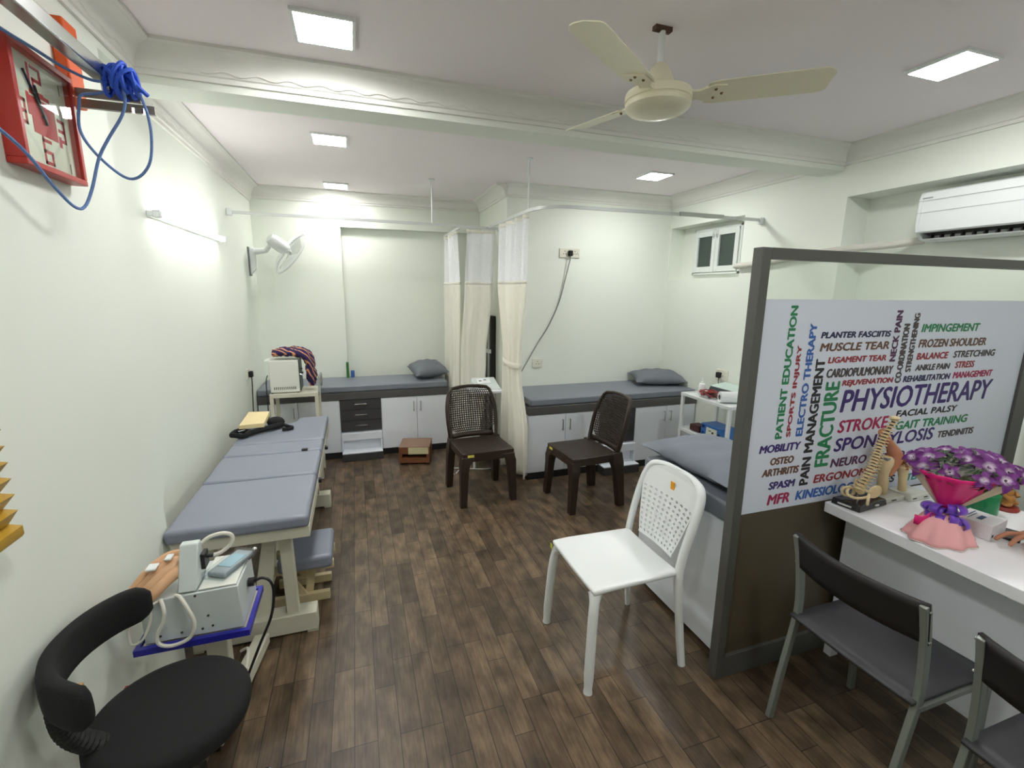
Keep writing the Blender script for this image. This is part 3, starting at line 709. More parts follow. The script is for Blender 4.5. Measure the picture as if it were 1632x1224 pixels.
for yy in (2.205, 3.60):
    f = B(-.78, -.252, yy-.005, yy+.085, .012, .108).build('foot_bar', CREAM, t, bevel=.004)
    B(-.30, -.252, yy, yy+.08, 0, .012).build('rubber_foot', CREAM, f); B(-.78, -.74, yy, yy+.08, 0, .012).build('rubber_foot', CREAM, f)
    MB().hexa([(-.384, yy+.01, .108), (-.331, yy+.01, .108), (-.331, yy+.06, .108), (-.384, yy+.06, .108)], [(-.392, yy+.0, .548), (-.338, yy+.0, .548), (-.338, yy+.05, .548), (-.392, yy+.05, .548)]).build('leg', CREAM, t, bevel=.003)
    MB().hexa([(-.70, yy+.01, .108), (-.65, yy+.01, .108), (-.65, yy+.06, .108), (-.70, yy+.06, .108)], [(-.70, yy+.0, .548), (-.65, yy+.0, .548), (-.65, yy+.05, .548), (-.70, yy+.05, .548)]).build('leg', CREAM, t, bevel=.003)
    MB().hexa([(-.54, yy+.03, .108), (-.46, yy+.03, .108), (-.46, yy+.07, .108), (-.54, yy+.07, .108)], [(-.455, yy+.03, .548), (-.40, yy+.03, .548), (-.40, yy+.07, .548), (-.455, yy+.07, .548)]).build('brace', CREAM, t, bevel=.003)
B(-.55, -.50, 2.29, 3.60, .05, .09).build('stretcher', CREAM, t, bevel=.003)
B(-.28, -.262, 2.80, 2.86, .46, .55).build('lever', STEEL, t)
MB().tube([(-.25, 3.30, .58), (-.225, 3.30, .58)], .016, 10).build('knob', BLACKPL, t)
MB().tube([(-.25, 2.70, .585), (-.23, 2.70, .585)], .016, 10).build('knob', BLACKPL, t)
tag(MB().box(-.36, -.325, 3.02, 3.045, .6625, .672).build('buckle', BLACKPL, bevel=.003), 'small black buckle lying on the treatment table seam', 'buckle')
# stool under the table
t = thing('padded_stool', (-.31, 2.53, 0), 'low wooden stool with blue-grey pad tucked under the treatment table', 'stool')
o = B(-.44, -.18, 2.37, 2.68, .225, .30).build('pad', BEDVINYL, t, bevel=.02); o.modifiers['bevel'].segments = 4
for yy in (2.445, 2.61):
    B(-.48, -.178, yy, yy+.03, .18, .222).build('top_rail', WOOD, t, bevel=.002)
    B(-.48, -.206, yy, yy+.03, 0, .045).build('foot_rail', WOOD, t, bevel=.002)
    MB().hexa([(-.33, yy+.03, .045), (-.29, yy+.03, .045), (-.29, yy+.05, .045), (-.33, yy+.05, .045)], [(-.31, yy+.03, .18), (-.27, yy+.03, .18), (-.27, yy+.05, .18), (-.31, yy+.05, .18)]).build('leg', WOOD, t)
    MB().hexa([(-.36, yy+.01, .045), (-.32, yy+.01, .045), (-.32, yy+.03, .045), (-.36, yy+.03, .045)], [(-.44, yy+.01, .18), (-.40, yy+.01, .18), (-.40, yy+.03, .18), (-.44, yy+.03, .18)]).build('leg', WOOD, t)
# bag and paper
t = thing('waist_belt', (-.70, 3.55, .6625), 'black traction belt coiled on the treatment table beneath beige folder', 'belt')
m = MB()
m.tube([(-.775+.055*math.cos(a), 3.44+.06*math.sin(a), .685+.005*math.cos(3*a)) for a in [2*PI*k/16 for k in range(16)]], .018, 8, closed=True, flat=.8)
m.tube(smoothpath([(-.74, 3.42, .683), (-.68, 3.47, .687), (-.60, 3.53, .69), (-.54, 3.60, .687)]), [.02]*18+[.02], 8)
m.build('belt_webbing', BLACKFAB, t)
MB().ball((-.585, 3.62, .702), (.06, .05, .038), 12, 8).build('pad', BLACKFAB, t)
MB().tube(smoothpath([(-.56, 3.62, .69), (-.51, 3.58, .678), (-.47, 3.54, .676), (-.48, 3.51, .676), (-.53, 3.50, .676)]), .012, 8).build('strap', BLACKFAB, t)
MB().tube([(-.785, 3.42, .702), (-.75, 3.45, .702)], .006, 6).build('buckle', STEEL, t)
t = MB().hexa([(-.79, 3.46, .708), (-.635, 3.47, .708), (-.625, 3.66, .742), (-.765, 3.68, .742)], [(-.785, 3.462, .738), (-.635, 3.472, .738), (-.625, 3.66, .775), (-.765, 3.68, .775)]).build('folder', mat('beige_card', (226, 208, 160), .65, var=.08, nscale=15), bevel=.003)
tag(t, 'crumpled beige card folder lying on the black belt', 'folder')

# ================================================================== MACHINE STAND AT THE FAR LEFT
t = thing('metal_stand', (-.52, 4.36, 0), 'cream metal stand with raised side rail holding a white machine', 'stand')
m = MB()
sx0, sx1, sy0, sy1, sz = -.71, -.335, 4.2, 4.5, .785
m.box(sx0, sx1, sy0, sy1, sz-.035, sz); m.build('shelf', CREAM, t, bevel=.003)
for x in (sx0, sx1-.028):
    for y in (sy0, sy1-.028): B(x, x+.028, y, y+.028, 0, sz-.035).build('leg', CREAM, t, bevel=.002)
B(sx0, sx1, sy0+.03, sy1-.03, .28, .30).build('shelf', CREAM, t)
MB().tube([(sx1+.01, sy0, sz), (sx1+.012, sy0+.02, sz+.12), (sx1+.012, sy1-.02, sz+.12), (sx1+.01, sy1, sz)], .008, 6).build('side_rail', STEEL, t)
t = dmach = thing('diathermy_machine', (-.56, 4.33, .7855), 'white box machine with vent slots on the cream metal stand', 'machine')
B(-.70, -.475, 4.225, 4.46, .792, 1.062).build('housing', OFFWHITE, t, bevel=.006)
m = MB()
for k in range(12): m.box(-.672+k*.0145, -.666+k*.0145, 4.2235, 4.2255, .818, .84)
m.build('vent_slots', HOLE, t)
m = MB()
for x in (-.69, -.49):
    for y in (4.24, 4.44): m.lathe([(.01, .7855), (.01, .793)], (x, y), 10)
m.build('foot', BLACKRUB, t)
B(-.475, -.47, 4.24, 4.44, .80, 1.05).build('control_panel', mat('dark_green_panel', (38, 54, 46), .4), t)
m = MB()
for y, z in ((4.28, .93), (4.33, .97), (4.38, .93)): m.tube([(-.47, y, z), (-.455, y, z)], .012, 10)
m.build('knob', CHROME, t)
B(-.735, -.70, 4.24, 4.40, 1.055, 1.062).build('flange', OFFWHITE, t)
CLOTHM = bpy.data.materials.new('striped_cloth'); CLOTHM.use_nodes = True
nt = CLOTHM.node_tree; b_ = nt.nodes['Principled BSDF']; b_.inputs['Roughness'].default_value = .85
tc = nt.nodes.new('ShaderNodeTexCoord'); wv = nt.nodes.new('ShaderNodeTexWave'); wv.inputs['Scale'].default_value = 9; wv.inputs['Distortion'].default_value = 5; wv.bands_direction = 'DIAGONAL'; wv.inputs['Detail'].default_value = 2
nt.links.new(tc.outputs['Object'], wv.inputs['Vector']); cr = nt.nodes.new('ShaderNodeValToRGB'); nt.links.new(wv.outputs['Fac'], cr.inputs[0])
els = cr.color_ramp.elements; els[0].color = (*srgb(38, 28, 78), 1); els[1].color = (*srgb(206, 156, 112), 1); els[0].position = .62; els[1].position = .96
e = els.new(.74); e.color = (*srgb(56, 34, 84), 1); e = els.new(.84); e.color = (*srgb(176, 78, 52), 1)
cr.color_ramp.interpolation = 'EASE'; nt.links.new(cr.outputs[0], b_.inputs['Base Color'])
pth = smoothpath([(-.675, 4.33, 1.112), (-.63, 4.33, 1.118), (-.56, 4.335, 1.122), (-.49, 4.335, 1.118), (-.435, 4.335, 1.10), (-.395, 4.335, 1.04), (-.392, 4.335, .95), (-.388, 4.33, .88), (-.382, 4.33, .83)], 5)
nn = len(pth); m = MB(); prev = None; RR = []
for i, q_ in enumerate(pth):
    t_ = (pth[min(i+1, nn-1)]-pth[max(i-1, 0)]).normalized(); u_ = Vector((-t_.z, 0, t_.x)); e = math.sin(PI*min(max(i/(nn-1), .04), .96))**.22
    ring = []
    for k in range(36):
        a = 2*PI*k/36
        h = (.044+.006*math.sin(2*a+i*.5)+.006*math.sin(5*a-i*.8)+.004*math.sin(9*a+i*1.3)+.006*math.sin(i*.45))*e
        if u_.z*math.sin(a) < 0: h *= .85
        ring.append(q_+u_*h*math.sin(a)+Vector((0, 1, 0))*(.115*e*math.cos(a)))
    RR.append(ring)
o = m.rings(RR).build('shawl', CLOTHM, smooth=80)
tag(o, 'purple and orange patterned shawl draped over the white machine', 'cloth')
tag(MB().box(-.66, -.36, 4.25, 4.45, .3005, .46).build('carton', mat('carton_grey', (196, 190, 176), .6), bevel=.004), 'pale carton on the lower shelf of the cream metal stand', 'box')
MB().tube(smoothpath([(-.725, 4.3, .93), (-.735, 4.27, .88), (-.735, 4.25, .70), (-.735, 4.24, .50), (-.735, 4.24, .3), (-.73, 4.2, .1), (-.72, 4.15, .006)]), .004, 6).build('power_cord', BCORD, dmach)

# ================================================================== WOODEN BOX ON FLOOR
BOXW = mat('teak_veneer', (128, 80, 52), .4, var=.18, nscale=14); BOXT = mat('pale_veneer', (138, 108, 88), .45, var=.1, nscale=12)  # BOXT is a paler, greyer veneer for the top and back board
t = thing('wooden_footstool', (.5, 4.44, 0), 'small brown wooden box stool on the floor before the far couch', 'stool')
a = math.radians(-14); Rz = Matrix.Rotation(a, 3, 'Z')
def wb(x0, x1, y0, y1, z0, z1): return MB().box(x0, x1, y0, y1, z0, z1, Rz, (.5, 4.44, 0))
wb(-.145, .145, -.13, .15, .172, .178).build('top', BOXT, t, bevel=.001)
wb(-.145, .145, -.13, .15, .105, .1715).build('drawer_box', BOXW, t, bevel=.001)
wb(-.055, .135, -.134, -.1305, .107, .172).build('front_plate', mat('cream_plate', (214, 206, 164), .5), t)
wb(-.145, .145, -.13, .15, .018, .065).build('base_frame', BOXW, t, bevel=.001)
wb(-.145, -.115, -.13, .15, .065, .105).build('side_block', BOXW, t); wb(.115, .145, -.13, .15, .065, .105).build('side_block', BOXW, t)
wb(-.115, .115, .12, .148, .065, .105).build('back_board', BOXT, t)
for x in (-.12, .12):
    for y in (-.11, .13): MB().box(x-.015, x+.015, y-.015, y+.015, 0, .018, Rz, (.5, 4.44, 0)).build('foot', TOE, t)

# ================================================================== BROWN CHAIRS
def brown_chair(loc, rz, label, sticker=True):
    t = thing('plastic_chair', loc, label, 'chair', rz, 'brown woven-look plastic chairs')
    W2 = .205
    def seatf(u, v): return ((u-.5)*2*(W2+.006*(1-v)), -.20+v*.38, .428-.012*math.sin(PI*v)*math.sin(PI*u))
    m = MB().holes(seatf, 22, 20, .22)
    m.build('seat', BROWNPL, t, local=True, solid=.008)
    m = MB()
    m.box(-W2-.006, W2+.006, -.212, -.195, .36, .432).box(-W2-.008, -W2+.008, -.2, .19, .37, .43).box(W2-.008, W2+.008, -.2, .19, .37, .43).box(-W2, W2, .175, .19, .37, .43)
    m.build('seat_apron', BROWNPL, t, local=True, bevel=.004)
    for sx in (-1, 1):
        def q(x, y, z, a, b): return [(sx*x-a, y-b, z), (sx*x+a, y-b, z), (sx*x+a, y+b, z), (sx*x-a, y+b, z)]
        m = MB().rings([q(.208, -.208, 0, .025, .024), q(.195, -.192, .28, .032, .03), q(.190, -.188, .34, .037, .035), q(.172, -.185, .372, .045, .034), q(.16, -.18, .40, .055, .036)])
        m.build('leg', BROWNPL, t, local=True, bevel=.004)
        m = MB().rings([q(.21, .225, 0, .025, .03), q(.2, .20, .28, .03, .036), q(.197, .182, .36, .032, .048), q(.197, .178, .44, .022, .04)])
        m.build('leg', BROWNPL, t, local=True, bevel=.004)
    # backrest frame
    def hw(z): # half width along height
        s_ = (z-.44)/.40
        return .200+.012*math.sin(PI*min(1, s_*1.1))-.018*max(0, s_-.6)/.4
    def by(z): return .185+.10*((z-.44)/.40)+.015*((z-.44)/.4)**2
    def curve(x, z): return by(z)+.03-.03*(1-(x/.21)**2)*0-.035*(x/.21)**2
    R = []
    P2 = [(-hw(.40+.03*k), .40+.03*k) for k in range(13)]
    P2 += [(-.178, .812), (-.155, .832), (-.08, .842), (0, .844), (.08, .842), (.155, .832), (.178, .812)]
    P2 += [(hw(.76-.03*k), .76-.03*k) for k in range(13)]
    m = MB().tube([(x, curve(x, z), z) for x, z in P2], .021, 8, flat=.7)
    m.build('back_frame', BROWNPL, t, local=True)
    def bf(u, v):
        z = .468+v*.358; wv_ = hw(z)-.012 - (.022*(v-.9)/.1 if v > .9 else 0) - (.05*(.15-v)/.15 if v < .15 else 0)
        x = (u-.5)*2*wv_
        return (x, curve(x, z), z)
    MB().holes(bf, 20, 20, .35).grid(lambda u, v: ((u-.5)*.36, curve((u-.5)*.36, .43+.042*v)-.002, .43+.042*v), 8, 1).build('back_panel', BROWNPL, t, local=True, solid=.006)
    MB().box(-.17, -.12, -.2145, -.2125, .383, .418).build('sticker', mat('yellow_sticker', (222, 214, 92), .5, var=.1, nscale=60), t, local=True)
    return t
bc = brown_chair((.915, 3.515, 0), math.radians(3.5), 'brown woven-look plastic chair facing forward in front of the tied curtain')
dup(bc, (1.67, 3.17, 0), math.radians(-86), 'brown woven-look plastic chair turned sideways before the socket couch')

# ================================================================== WHITE CHAIR
t = thing('plastic_chair', (1.074, 1.695, 0), 'white plastic chair with perforated back before the partition end', 'chair', math.radians(-90))
def wsf(u, v):
    a = u*2-1; b = v*2-1
    w_ = .215-.012*v
    return (a*w_*(1-.03*max(0, abs(b)-.7)), -.215+v*.42, .455-.012*math.cos(PI*a/2)*math.cos(b)-.012*max(0, -b-.6))
m = MB().grid(wsf, 14, 14); o = m.build('seat', WHITEPL, t, local=True, solid=.022, smooth=60, bevel=0)
mdb = o.modifiers.new('b', 'BEVEL'); mdb.width = .008; mdb.segments = 3; mdb.limit_method = 'ANGLE'
for sx in (-1, 1):
    P_ = smoothpath([(sx*.225, -.228, 0), (sx*.218, -.222, .15), (sx*.208, -.212, .32), (sx*.197, -.202, .40), (sx*.18, -.19, .43)], 5)
    n_ = len(P_); MB().tube(P_, [.021-.005*max(0, 1-i/3) + (.012*max(0, (i-n_*.7)/(n_*.3))) + (.004 if i < 1 else 0) for i in range(n_)], 12).build('leg', WHITEPL, t, local=True)
    P_ = smoothpath([(sx*.222, .245, 0), (sx*.213, .228, .15), (sx*.205, .212, .32), (sx*.20, .205, .44), (sx*.20, .222, .55), (sx*.203, .258, .68), (sx*.196, .288, .77), (sx*.170, .304, .815), (sx*.12, .317, .832), (sx*.06, .327, .839), (0, .331, .841)], 5)
    n_ = len(P_); MB().tube(P_, [.0165+.004*math.sin(PI*i/n_)-.010*max(0, (i/n_-.68)/.32) for i in range(n_)], 12, flat=.8).build('leg', WHITEPL, t, local=True)
def wb_(z): return .205+.09*((z-.45)/.38)+.012*((z-.45)/.38)**2
def wbk(x, z): return wb_(z)+.012-.025*(x/.2)**2+(.0)
def pan(u, v):
    z = .495+v*.225; hw_ = .125+.062*v**.8
    x = (u-.5)*2*hw_
    return (x, wbk(x, z), z)
hp = MB().holes(pan, 10, 10, .27)
def pan2(u, v):
    z = .72+v*.108; hw_ = .187+.006*v
    if v > .55: hw_ -= .045*((v-.55)/.45)**2
    x = (u-.5)*2*hw_
    return (x, wbk(x, z), z+(.012*(1-(x/.19)**2) if v > .9 else 0))
hp.grid(pan2, 10, 6)
def pan3(u, v):
    z = .485+v*.01; x = (u-.5)*2*.128
    return (x, wbk(x, z), z)
hp.grid(pan3, 10, 1)
hp.build('backrest', WHITEPL, t, local=True, solid=.004, smooth=0, weld=True)
MB().box(-.012, .014, wbk(0, .765)-.0075, wbk(0, .765)-.005, .747, .785).build('sticker', mat('orange_sticker', (236, 164, 40), .5, var=.15, nscale=120), t, local=True)
MB().box(-.21, -.19, -.2265, -.224, .425, .447).build('sticker', mat('green_sticker', (196, 200, 70), .5, var=.1, nscale=90), t, local=True)

# ================================================================== PARTITION
PX0, PX1, PY0, PY1 = 1.404, 3.24, 1.36, 1.405
t = thing('partition_screen', (2.3, 1.38, 0), 'charcoal framed glass partition carrying the coloured therapy word poster', 'partition')
B(PX0, PX0+.042, PY0, PY1, 0, 1.817).build('post', FRAME, t, bevel=.002)
B(PX1-.10, PX1, PY0, PY1, 0, 1.817).build('post', FRAME, t, bevel=.002)
B(PX0+.042, PX1-.10, PY0, PY1, 1.777, 1.817).build('top_rail', FRAME, t, bevel=.002)
B(PX0+.042, PX1-.10, PY0, PY1, .0, .105).build('bottom_rail', FRAME, t, bevel=.002)
B(PX0+.042, PX1-.10, PY0+.015, PY1-.015, .105, .766).build('lower_panel', BROWNPANEL, t)
B(PX0+.042, PX1-.10, PY0+.02, PY0+.026, .766, 1.777).build('glass', GLASS, t)
POST = mat('poster_vinyl', (214, 221, 234), .45, var=.015, nscale=3)
poster = B(PX0+.042, PX1-.10, PY0+.013, PY0+.019, .762, 1.632).build('poster', POST, t)
WORDS = [
('PLANTER FASCIITIS', 0, 1.761, 1.478, 0.403, 0.027, 'navy'),
('MUSCLE TEAR', 0, 1.764, 1.425, 0.402, 0.035, 'brown'),
('LIGAMENT TEAR', 0, 1.818, 1.375, 0.342, 0.027, 'red'),
('CARDIOPULMONARY', 0, 1.821, 1.314, 0.395, 0.039, 'umber'),
('REJUVENATION', 0, 1.918, 1.269, 0.31, 0.032, 'red'),
('IMPINGEMENT', 0, 2.352, 1.493, 0.403, 0.038, 'green'),
('FROZEN SHOULDER', 0, 2.35, 1.425, 0.473, 0.038, 'brown'),
('BALANCE', 0, 2.352, 1.371, 0.215, 0.032, 'red'),
('STRETCHING', 0, 2.602, 1.372, 0.308, 0.033, 'umber'),
('ANKLE PAIN', 0, 2.356, 1.321, 0.238, 0.029, 'umber'),
('STRESS', 0, 2.629, 1.322, 0.142, 0.033, 'red'),
('REHABILITATION', 0, 2.29, 1.272, 0.32, 0.03, 'navy'),
('MANAGEMENT', 0, 2.628, 1.273, 0.295, 0.033, 'crimson'),
('PHYSIOTHERAPY', 0, 1.928, 1.159, 1.016, 0.1, 'violet'),
('STROKE', 0, 1.933, 1.068, 0.312, 0.057, 'crimson'),
('FACIAL PALSY', 0, 2.284, 1.112, 0.426, 0.032, 'black'),
('GAIT TRAINING', 0, 2.296, 1.051, 0.508, 0.041, 'green'),
('SPONDYLOSIS', 0, 1.927, 0.984, 0.646, 0.061, 'violet'),
('TENDINITIS', 0, 2.602, 0.987, 0.268, 0.034, 'umber'),
('MOBILITY', 0, 1.513, 1.017, 0.222, 0.035, 'violet'),
('OSTEO', 0, 1.578, 0.961, 0.128, 0.033, 'brown'),
('ARTHRITIS', 0, 1.541, 0.913, 0.201, 0.034, 'brown'),
('SPASM', 0, 1.585, 0.853, 0.146, 0.035, 'violet'),
('MFR', 0, 1.588, 0.784, 0.123, 0.047, 'crimson'),
('KINESIOLOGY', 0, 1.743, 0.786, 0.383, 0.044, 'blue'),
('NEURO', 0, 1.921, 0.913, 0.222, 0.041, 'purple'),
('PHYSIO', 0, 2.171, 0.911, 0.222, 0.037, 'purple'),
('ERGONOMICS', 0, 1.834, 0.852, 0.417, 0.039, 'red'),
('OBESITY', 0, 2.259, 0.846, 0.234, 0.038, 'purple'),
('ES', 0, 2.287, 0.796, 0.068, 0.036, 'black'),
('TENS', 0, 2.437, 0.789, 0.134, 0.037, 'teal'),
('PATIENT EDUCATION', 1, 1.623, 1.073, 0.536, 0.038, 'green'),
('SPORTS INJURY', 1, 1.674, 1.076, 0.38, 0.03, 'red'),
('ELECTRO THERAPY', 1, 1.734, 1.075, 0.466, 0.038, 'blue'),
('PAIN MANAGEMENT', 1, 1.805, 0.851, 0.546, 0.052, 'black'),
('FRACTURE', 1, 1.908, 0.925, 0.374, 0.082, 'green'),
('NECK PAIN', 1, 2.218, 1.369, 0.221, 0.039, 'purple'),
('CO-ORDINATION', 1, 2.276, 1.271, 0.262, 0.04, 'umber'),
('STRENGTHENING', 1, 2.329, 1.318, 0.26, 0.037, 'umber'),
]
COLS = {'navy': (44, 44, 84), 'brown': (104, 72, 52), 'red': (150, 48, 56), 'umber': (74, 66, 66), 'green': (34, 128, 82), 'crimson': (164, 36, 84), 'violet': (58, 36, 110),
        'black': (34, 34, 38), 'blue': (54, 100, 176), 'purple': (84, 40, 82), 'teal': (48, 136, 130)}
keys = list(COLS); acc = bmesh.new()
for tx, vert, x, z, L_, H_, c in WORDS:
    yy = PY0+.0126
    if vert: M4 = Matrix(((0, -1, 0, x), (0, 0, -1, yy), (1, 0, 0, z), (0, 0, 0, 1)))
    else: M4 = Matrix(((1, 0, 0, x), (0, 0, -1, yy), (0, 1, 0, z), (0, 0, 0, 1)))
    b_ = .0022+.018*H_
    for kz, (du, dv) in enumerate(((-b_, 0), (b_, 0), (0, b_*.6), (0, -b_*.6), (0, 0))):
        add_bm(acc, text_mesh(tx, L_-2*b_, H_-1.2*b_, M4 @ Matrix.Translation((du+b_, dv+b_*.6, kz*.00012)), '', None, None, bold=0, shear=0 if vert else .14), keys.index(c))
q = MB(); q.bm = acc
q.build('lettering', [mat('ink_'+k, COLS[k], .5, var=0) for k in keys], poster, smooth=0)

# ================================================================== AIR CONDITIONER + PIPE
t = thing('air_conditioner', (3.24, 1.55, 1.96), 'white split air conditioner in the right wall recess', 'air conditioner')
yA, yB_ = 1.10, 1.965
prof = [(3.348, 2.245), (3.19, 2.245), (3.155, 2.232), (3.142, 2.20), (3.14, 2.06), (3.146, 2.016), (3.16, 2.008), (3.168, 2.04), (3.262, 2.034), (3.264, 1.972), (3.348, 1.968)]
MB().prism(prof, 'y', yA, yB_-.02).build('body', WHITEPL, t, bevel=.002)
prof = [(3.348, 2.245), (3.19, 2.245), (3.155, 2.232), (3.142, 2.20), (3.14, 2.06), (3.15, 2.016), (3.20, 1.975), (3.264, 1.964), (3.348, 1.966)]
MB().prism(prof, 'y', yB_-.02, yB_).build('end_cap', WHITEPL, t, bevel=.003)
MB().prism([(3.1685, 2.012), (3.1685, 2.0385), (3.2615, 2.0325), (3.2615, 2.0)], 'y', yA+.01, yB_-.022).build('outlet', BLACKPL, t)
MB().prism([(3.196, 1.979), (3.198, 1.974), (3.258, 1.962), (3.262, 1.966)], 'y', yA+.02, yB_-.024).build('louver', WHITEPL, t)
for k in range(16): B(3.205, 3.235, yA+.06+k*.05, yA+.066+k*.05, 1.98, 2.0).build('vane', BLACKPL, t)
for z in (2.185, 2.12): B(3.1385, 3.1405, yA, yB_, z, z+.002).build('seam', mat('seam_grey', (176, 184, 188), .4), t)
B(3.138, 3.1402, 1.895, 1.945, 2.198, 2.203).build('badge', mat('badge_grey', (140, 148, 152), .3), t)
tag(MB().tube(smoothpath([(3.27, 3.42, 1.90), (3.20, 3.37, 1.89), (3.125, 3.30, 1.885), (3.108, 3.2, 1.885), (3.108, 3.0, 1.897), (3.108, 2.6, 1.932), (3.108, 2.44, 1.945), (3.118, 2.36, 1.95), (3.17, 2.26, 1.957), (3.25, 2.12, 1.968), (3.30, 2.0, 1.985)]), .022, 10).build('pipe', mat('pipe_white', (212, 210, 200), .6, var=.05, nscale=40, bump=.3, bscale=50)), 'white wrapped air conditioner pipe running along right wall to the window', 'pipe')

# ================================================================== DESK
t = thing('reception_desk', (2.25, .6, 0), 'white reception desk standing against the lettered partition', 'desk')
DY0, DY1 = -.3, 1.352
B(1.895, 2.62, DY0, DY1, .725, .77).build('desk_top', WHITE_TOP, t, bevel=.003)
B(2.03, 2.05, DY0+.02, DY1-.01, .15, .725).build('front_panel', WHITE_LAM, t, bevel=.001)
B(2.05, 2.60, DY1-.03, DY1-.01, .15, .725).build('side_panel', WHITE_LAM, t)
B(2.05, 2.60, DY0+.02, DY0+.04, .0, .725).build('side_panel', WHITE_LAM, t)
for y in (DY1-.05, DY0+.03):
    m = B(2.0, 2.06, y, y+.035, .06, .10).box(2.012, 2.06, y, y+.035, 0, .06).box(2.03, 2.06, y, y+.035, .1, .15)
    m.build('leg', WHITE_LAM, t, bevel=.002)
    B(2.55, 2.6, y, y+.035, 0, .15).build('leg', WHITE_LAM, t, bevel=.002)

# visitor chairs
def visitor_chair(loc, rz, label):
    t = thing('visitor_chair', loc, label, 'chair', rz, 'grey steel visitor chairs at the desk')
    GS = mat('grey_steel_paint', (132, 138, 132), .42, metal=.3, var=.05)
    for sx in (-1, 1):
        x = sx*.205
        P_ = smoothpath([(x, .215, 0), (x, .185, .20), (x, .15, .40), (x, .142, .48), (x, .152, .58), (x, .175, .70), (x, .20, .785)], 5)
        MB().tube(P_, .013, 4, up=(0, -1, 0), square=True, flat=.75).build('rear_leg', GS, t, local=True, bevel=.002)
        MB().tube([(x, -.235, 0), (x, -.205, .425)], .013, 4, up=(0, -1, 0), square=True, flat=.75).build('front_leg', GS, t, local=True, bevel=.002)
        B(x-.012, x+.012, -.21, .15, .415, .431).build('side_rail', GS, t, local=True)
    SE = mat('charcoal_seat', (54, 54, 58), .5, var=.06, nscale=30)
    def sf(u, v): return ((u-.5)*.42, -.225+v*.40, .447-.006*math.sin(PI*u)-.012*max(0, .2-v)/.2)
    MB().grid(sf, 10, 8).build('seat', SE, t, local=True, solid=.012)
    def bf(u, v):
        x = (u-.5)*.43; z = .655+v*.135
        return (x, .165+.028*v+.045*(1-(2*u-1)**2)+.0, z)
    MB().grid(bf, 16, 5).build('backrest', mat('black_back', (26, 24, 25), .5, var=.06), t, local=True, solid=.012)
    for sx in (-1, 1):
        for z in (.665, .77): MB().ball((sx*.2185, .17+.03*(z-.655)/.135, z), .005, 6, 4).build('screw', STEEL, t, local=True)
    return t
vc = visitor_chair((1.70, .945, 0), math.radians(90), 'grey steel visitor chair with black backrest nearest the partition')
dup(vc, (1.70, .405, 0), math.radians(90), 'grey steel visitor chair with black backrest farther from the partition, cut off by the frame')

# ================================================================== DESK ITEMS
DZ = .7705
# spine model
t = thing('spine_model', (2.0, 1.28, DZ), 'flexible spine model with pelvis on a black base', 'anatomical model')
MB().hexa([(1.905, 1.335, DZ), (1.925, 1.225, DZ), (2.12, 1.245, DZ), (2.10, 1.345, DZ)], [(1.91, 1.333, DZ+.028), (1.93, 1.232, DZ+.028), (2.113, 1.25, DZ+.028), (2.095, 1.343, DZ+.028)]).build('base', DARKBLK, t, bevel=.004)
WI = mat('white_ink', (230, 230, 230), .5, var=0)
m = MB().lathe([(.006, 0), (.006, .0006)], (0, 0), 12, Matrix(((.18, 0, -.98, 1.9135), (-.98, 0, -.18, 1.315), (0, 1, 0, DZ+.015), (0, 0, 0, 1))))
m.build('base_mark', mat('white_ink', (230, 230, 230), .5, var=0), t); m = MB()
d_ = (Vector((1.925, 1.225, 0))-Vector((1.905, 1.335, 0))).normalized()
for k in range(9):
    p = Vector((1.905, 1.335, DZ+.012))+d_*(.03+k*.006); m.box(p.x-.0035, p.x+.001, p.y-.002, p.y+.002, p.z-.002, p.z+.0045)
m.build('base_mark', WI, t); B(2.03, 2.05, 1.233, 1.2375, DZ+.012, DZ+.018).build('base_mark', WI, t)
sp = smoothpath([(1.995, 1.27, .87), (1.995, 1.265, .93), (2.01, 1.265, .99), (2.03, 1.265, 1.05), (2.045, 1.265, 1.10), (2.055, 1.265, 1.15), (2.065, 1.265, 1.17)], 5)
def scr(px):  # spine axis points leaning to the right
    return px
SPX = [(1.985, 1.268, .855), (1.99, 1.266, .875)]
A0, A1 = Vector((1.957, 1.262, .862)), Vector((2.097, 1.262, 1.142))
nv = 24
for i in range(nv):
    u = i/(nv-1); p = A0.lerp(A1, u)+Vector((.012*math.sin(u*PI*2), 0, 0))
    r_ = .0195-.0085*u; h_ = .0105-.003*u
    m = MB().lathe([(r_*.9, -h_*.5), (r_, -h_*.45), (r_*.86, 0), (r_, h_*.45), (r_*.9, h_*.5)], (0, 0), 12, Matrix.Translation(p) @ Matrix.Rotation(.35, 4, 'Y'))
    m.tube([p+Vector((r_*.6, .004, 0)), p+Vector((r_*1.9, .012, -.006)), p+Vector((r_*2.3, .014, -.011))], .0025, 5)
    m.tube([p+Vector((.004, -r_*1.7, 0)), p+Vector((.008, 0, 0)), p+Vector((.004, r_*1.7, 0))], .0024, 5)
    m.build('vertebra', BONE, t)
MB().tube([A0, A0.lerp(A1, .25)+Vector((.012, 0, 0)), A0.lerp(A1, .75)-Vector((.012, 0, 0)), A1], .007, 8).build('disc_core', mat('disc_dark', (70, 56, 44), .6), t)
m = MB()
for sy in (-1, 1):
    Q3 = Matrix.Rotation(sy*.5, 3, 'Z') @ Matrix.Rotation(.45, 3, 'Y')
    m.ball((1.99, 1.262+sy*.04, .858), (.024, .007, .03), 12, 8, Q3)
    m.tube([(1.955+.02*math.cos(a), 1.262+sy*(.042-.012*math.cos(a)), .83+.02*math.sin(a)) for a in [2*PI*k/14 for k in range(14)]], .006, 6, closed=True)
    m.tube(smoothpath([(1.965, 1.262+sy*.044, .845), (1.938, 1.262+sy*.034, .836), (1.922, 1.262+sy*.018, .83), (1.918, 1.262, .828)], 4), .006, 6)
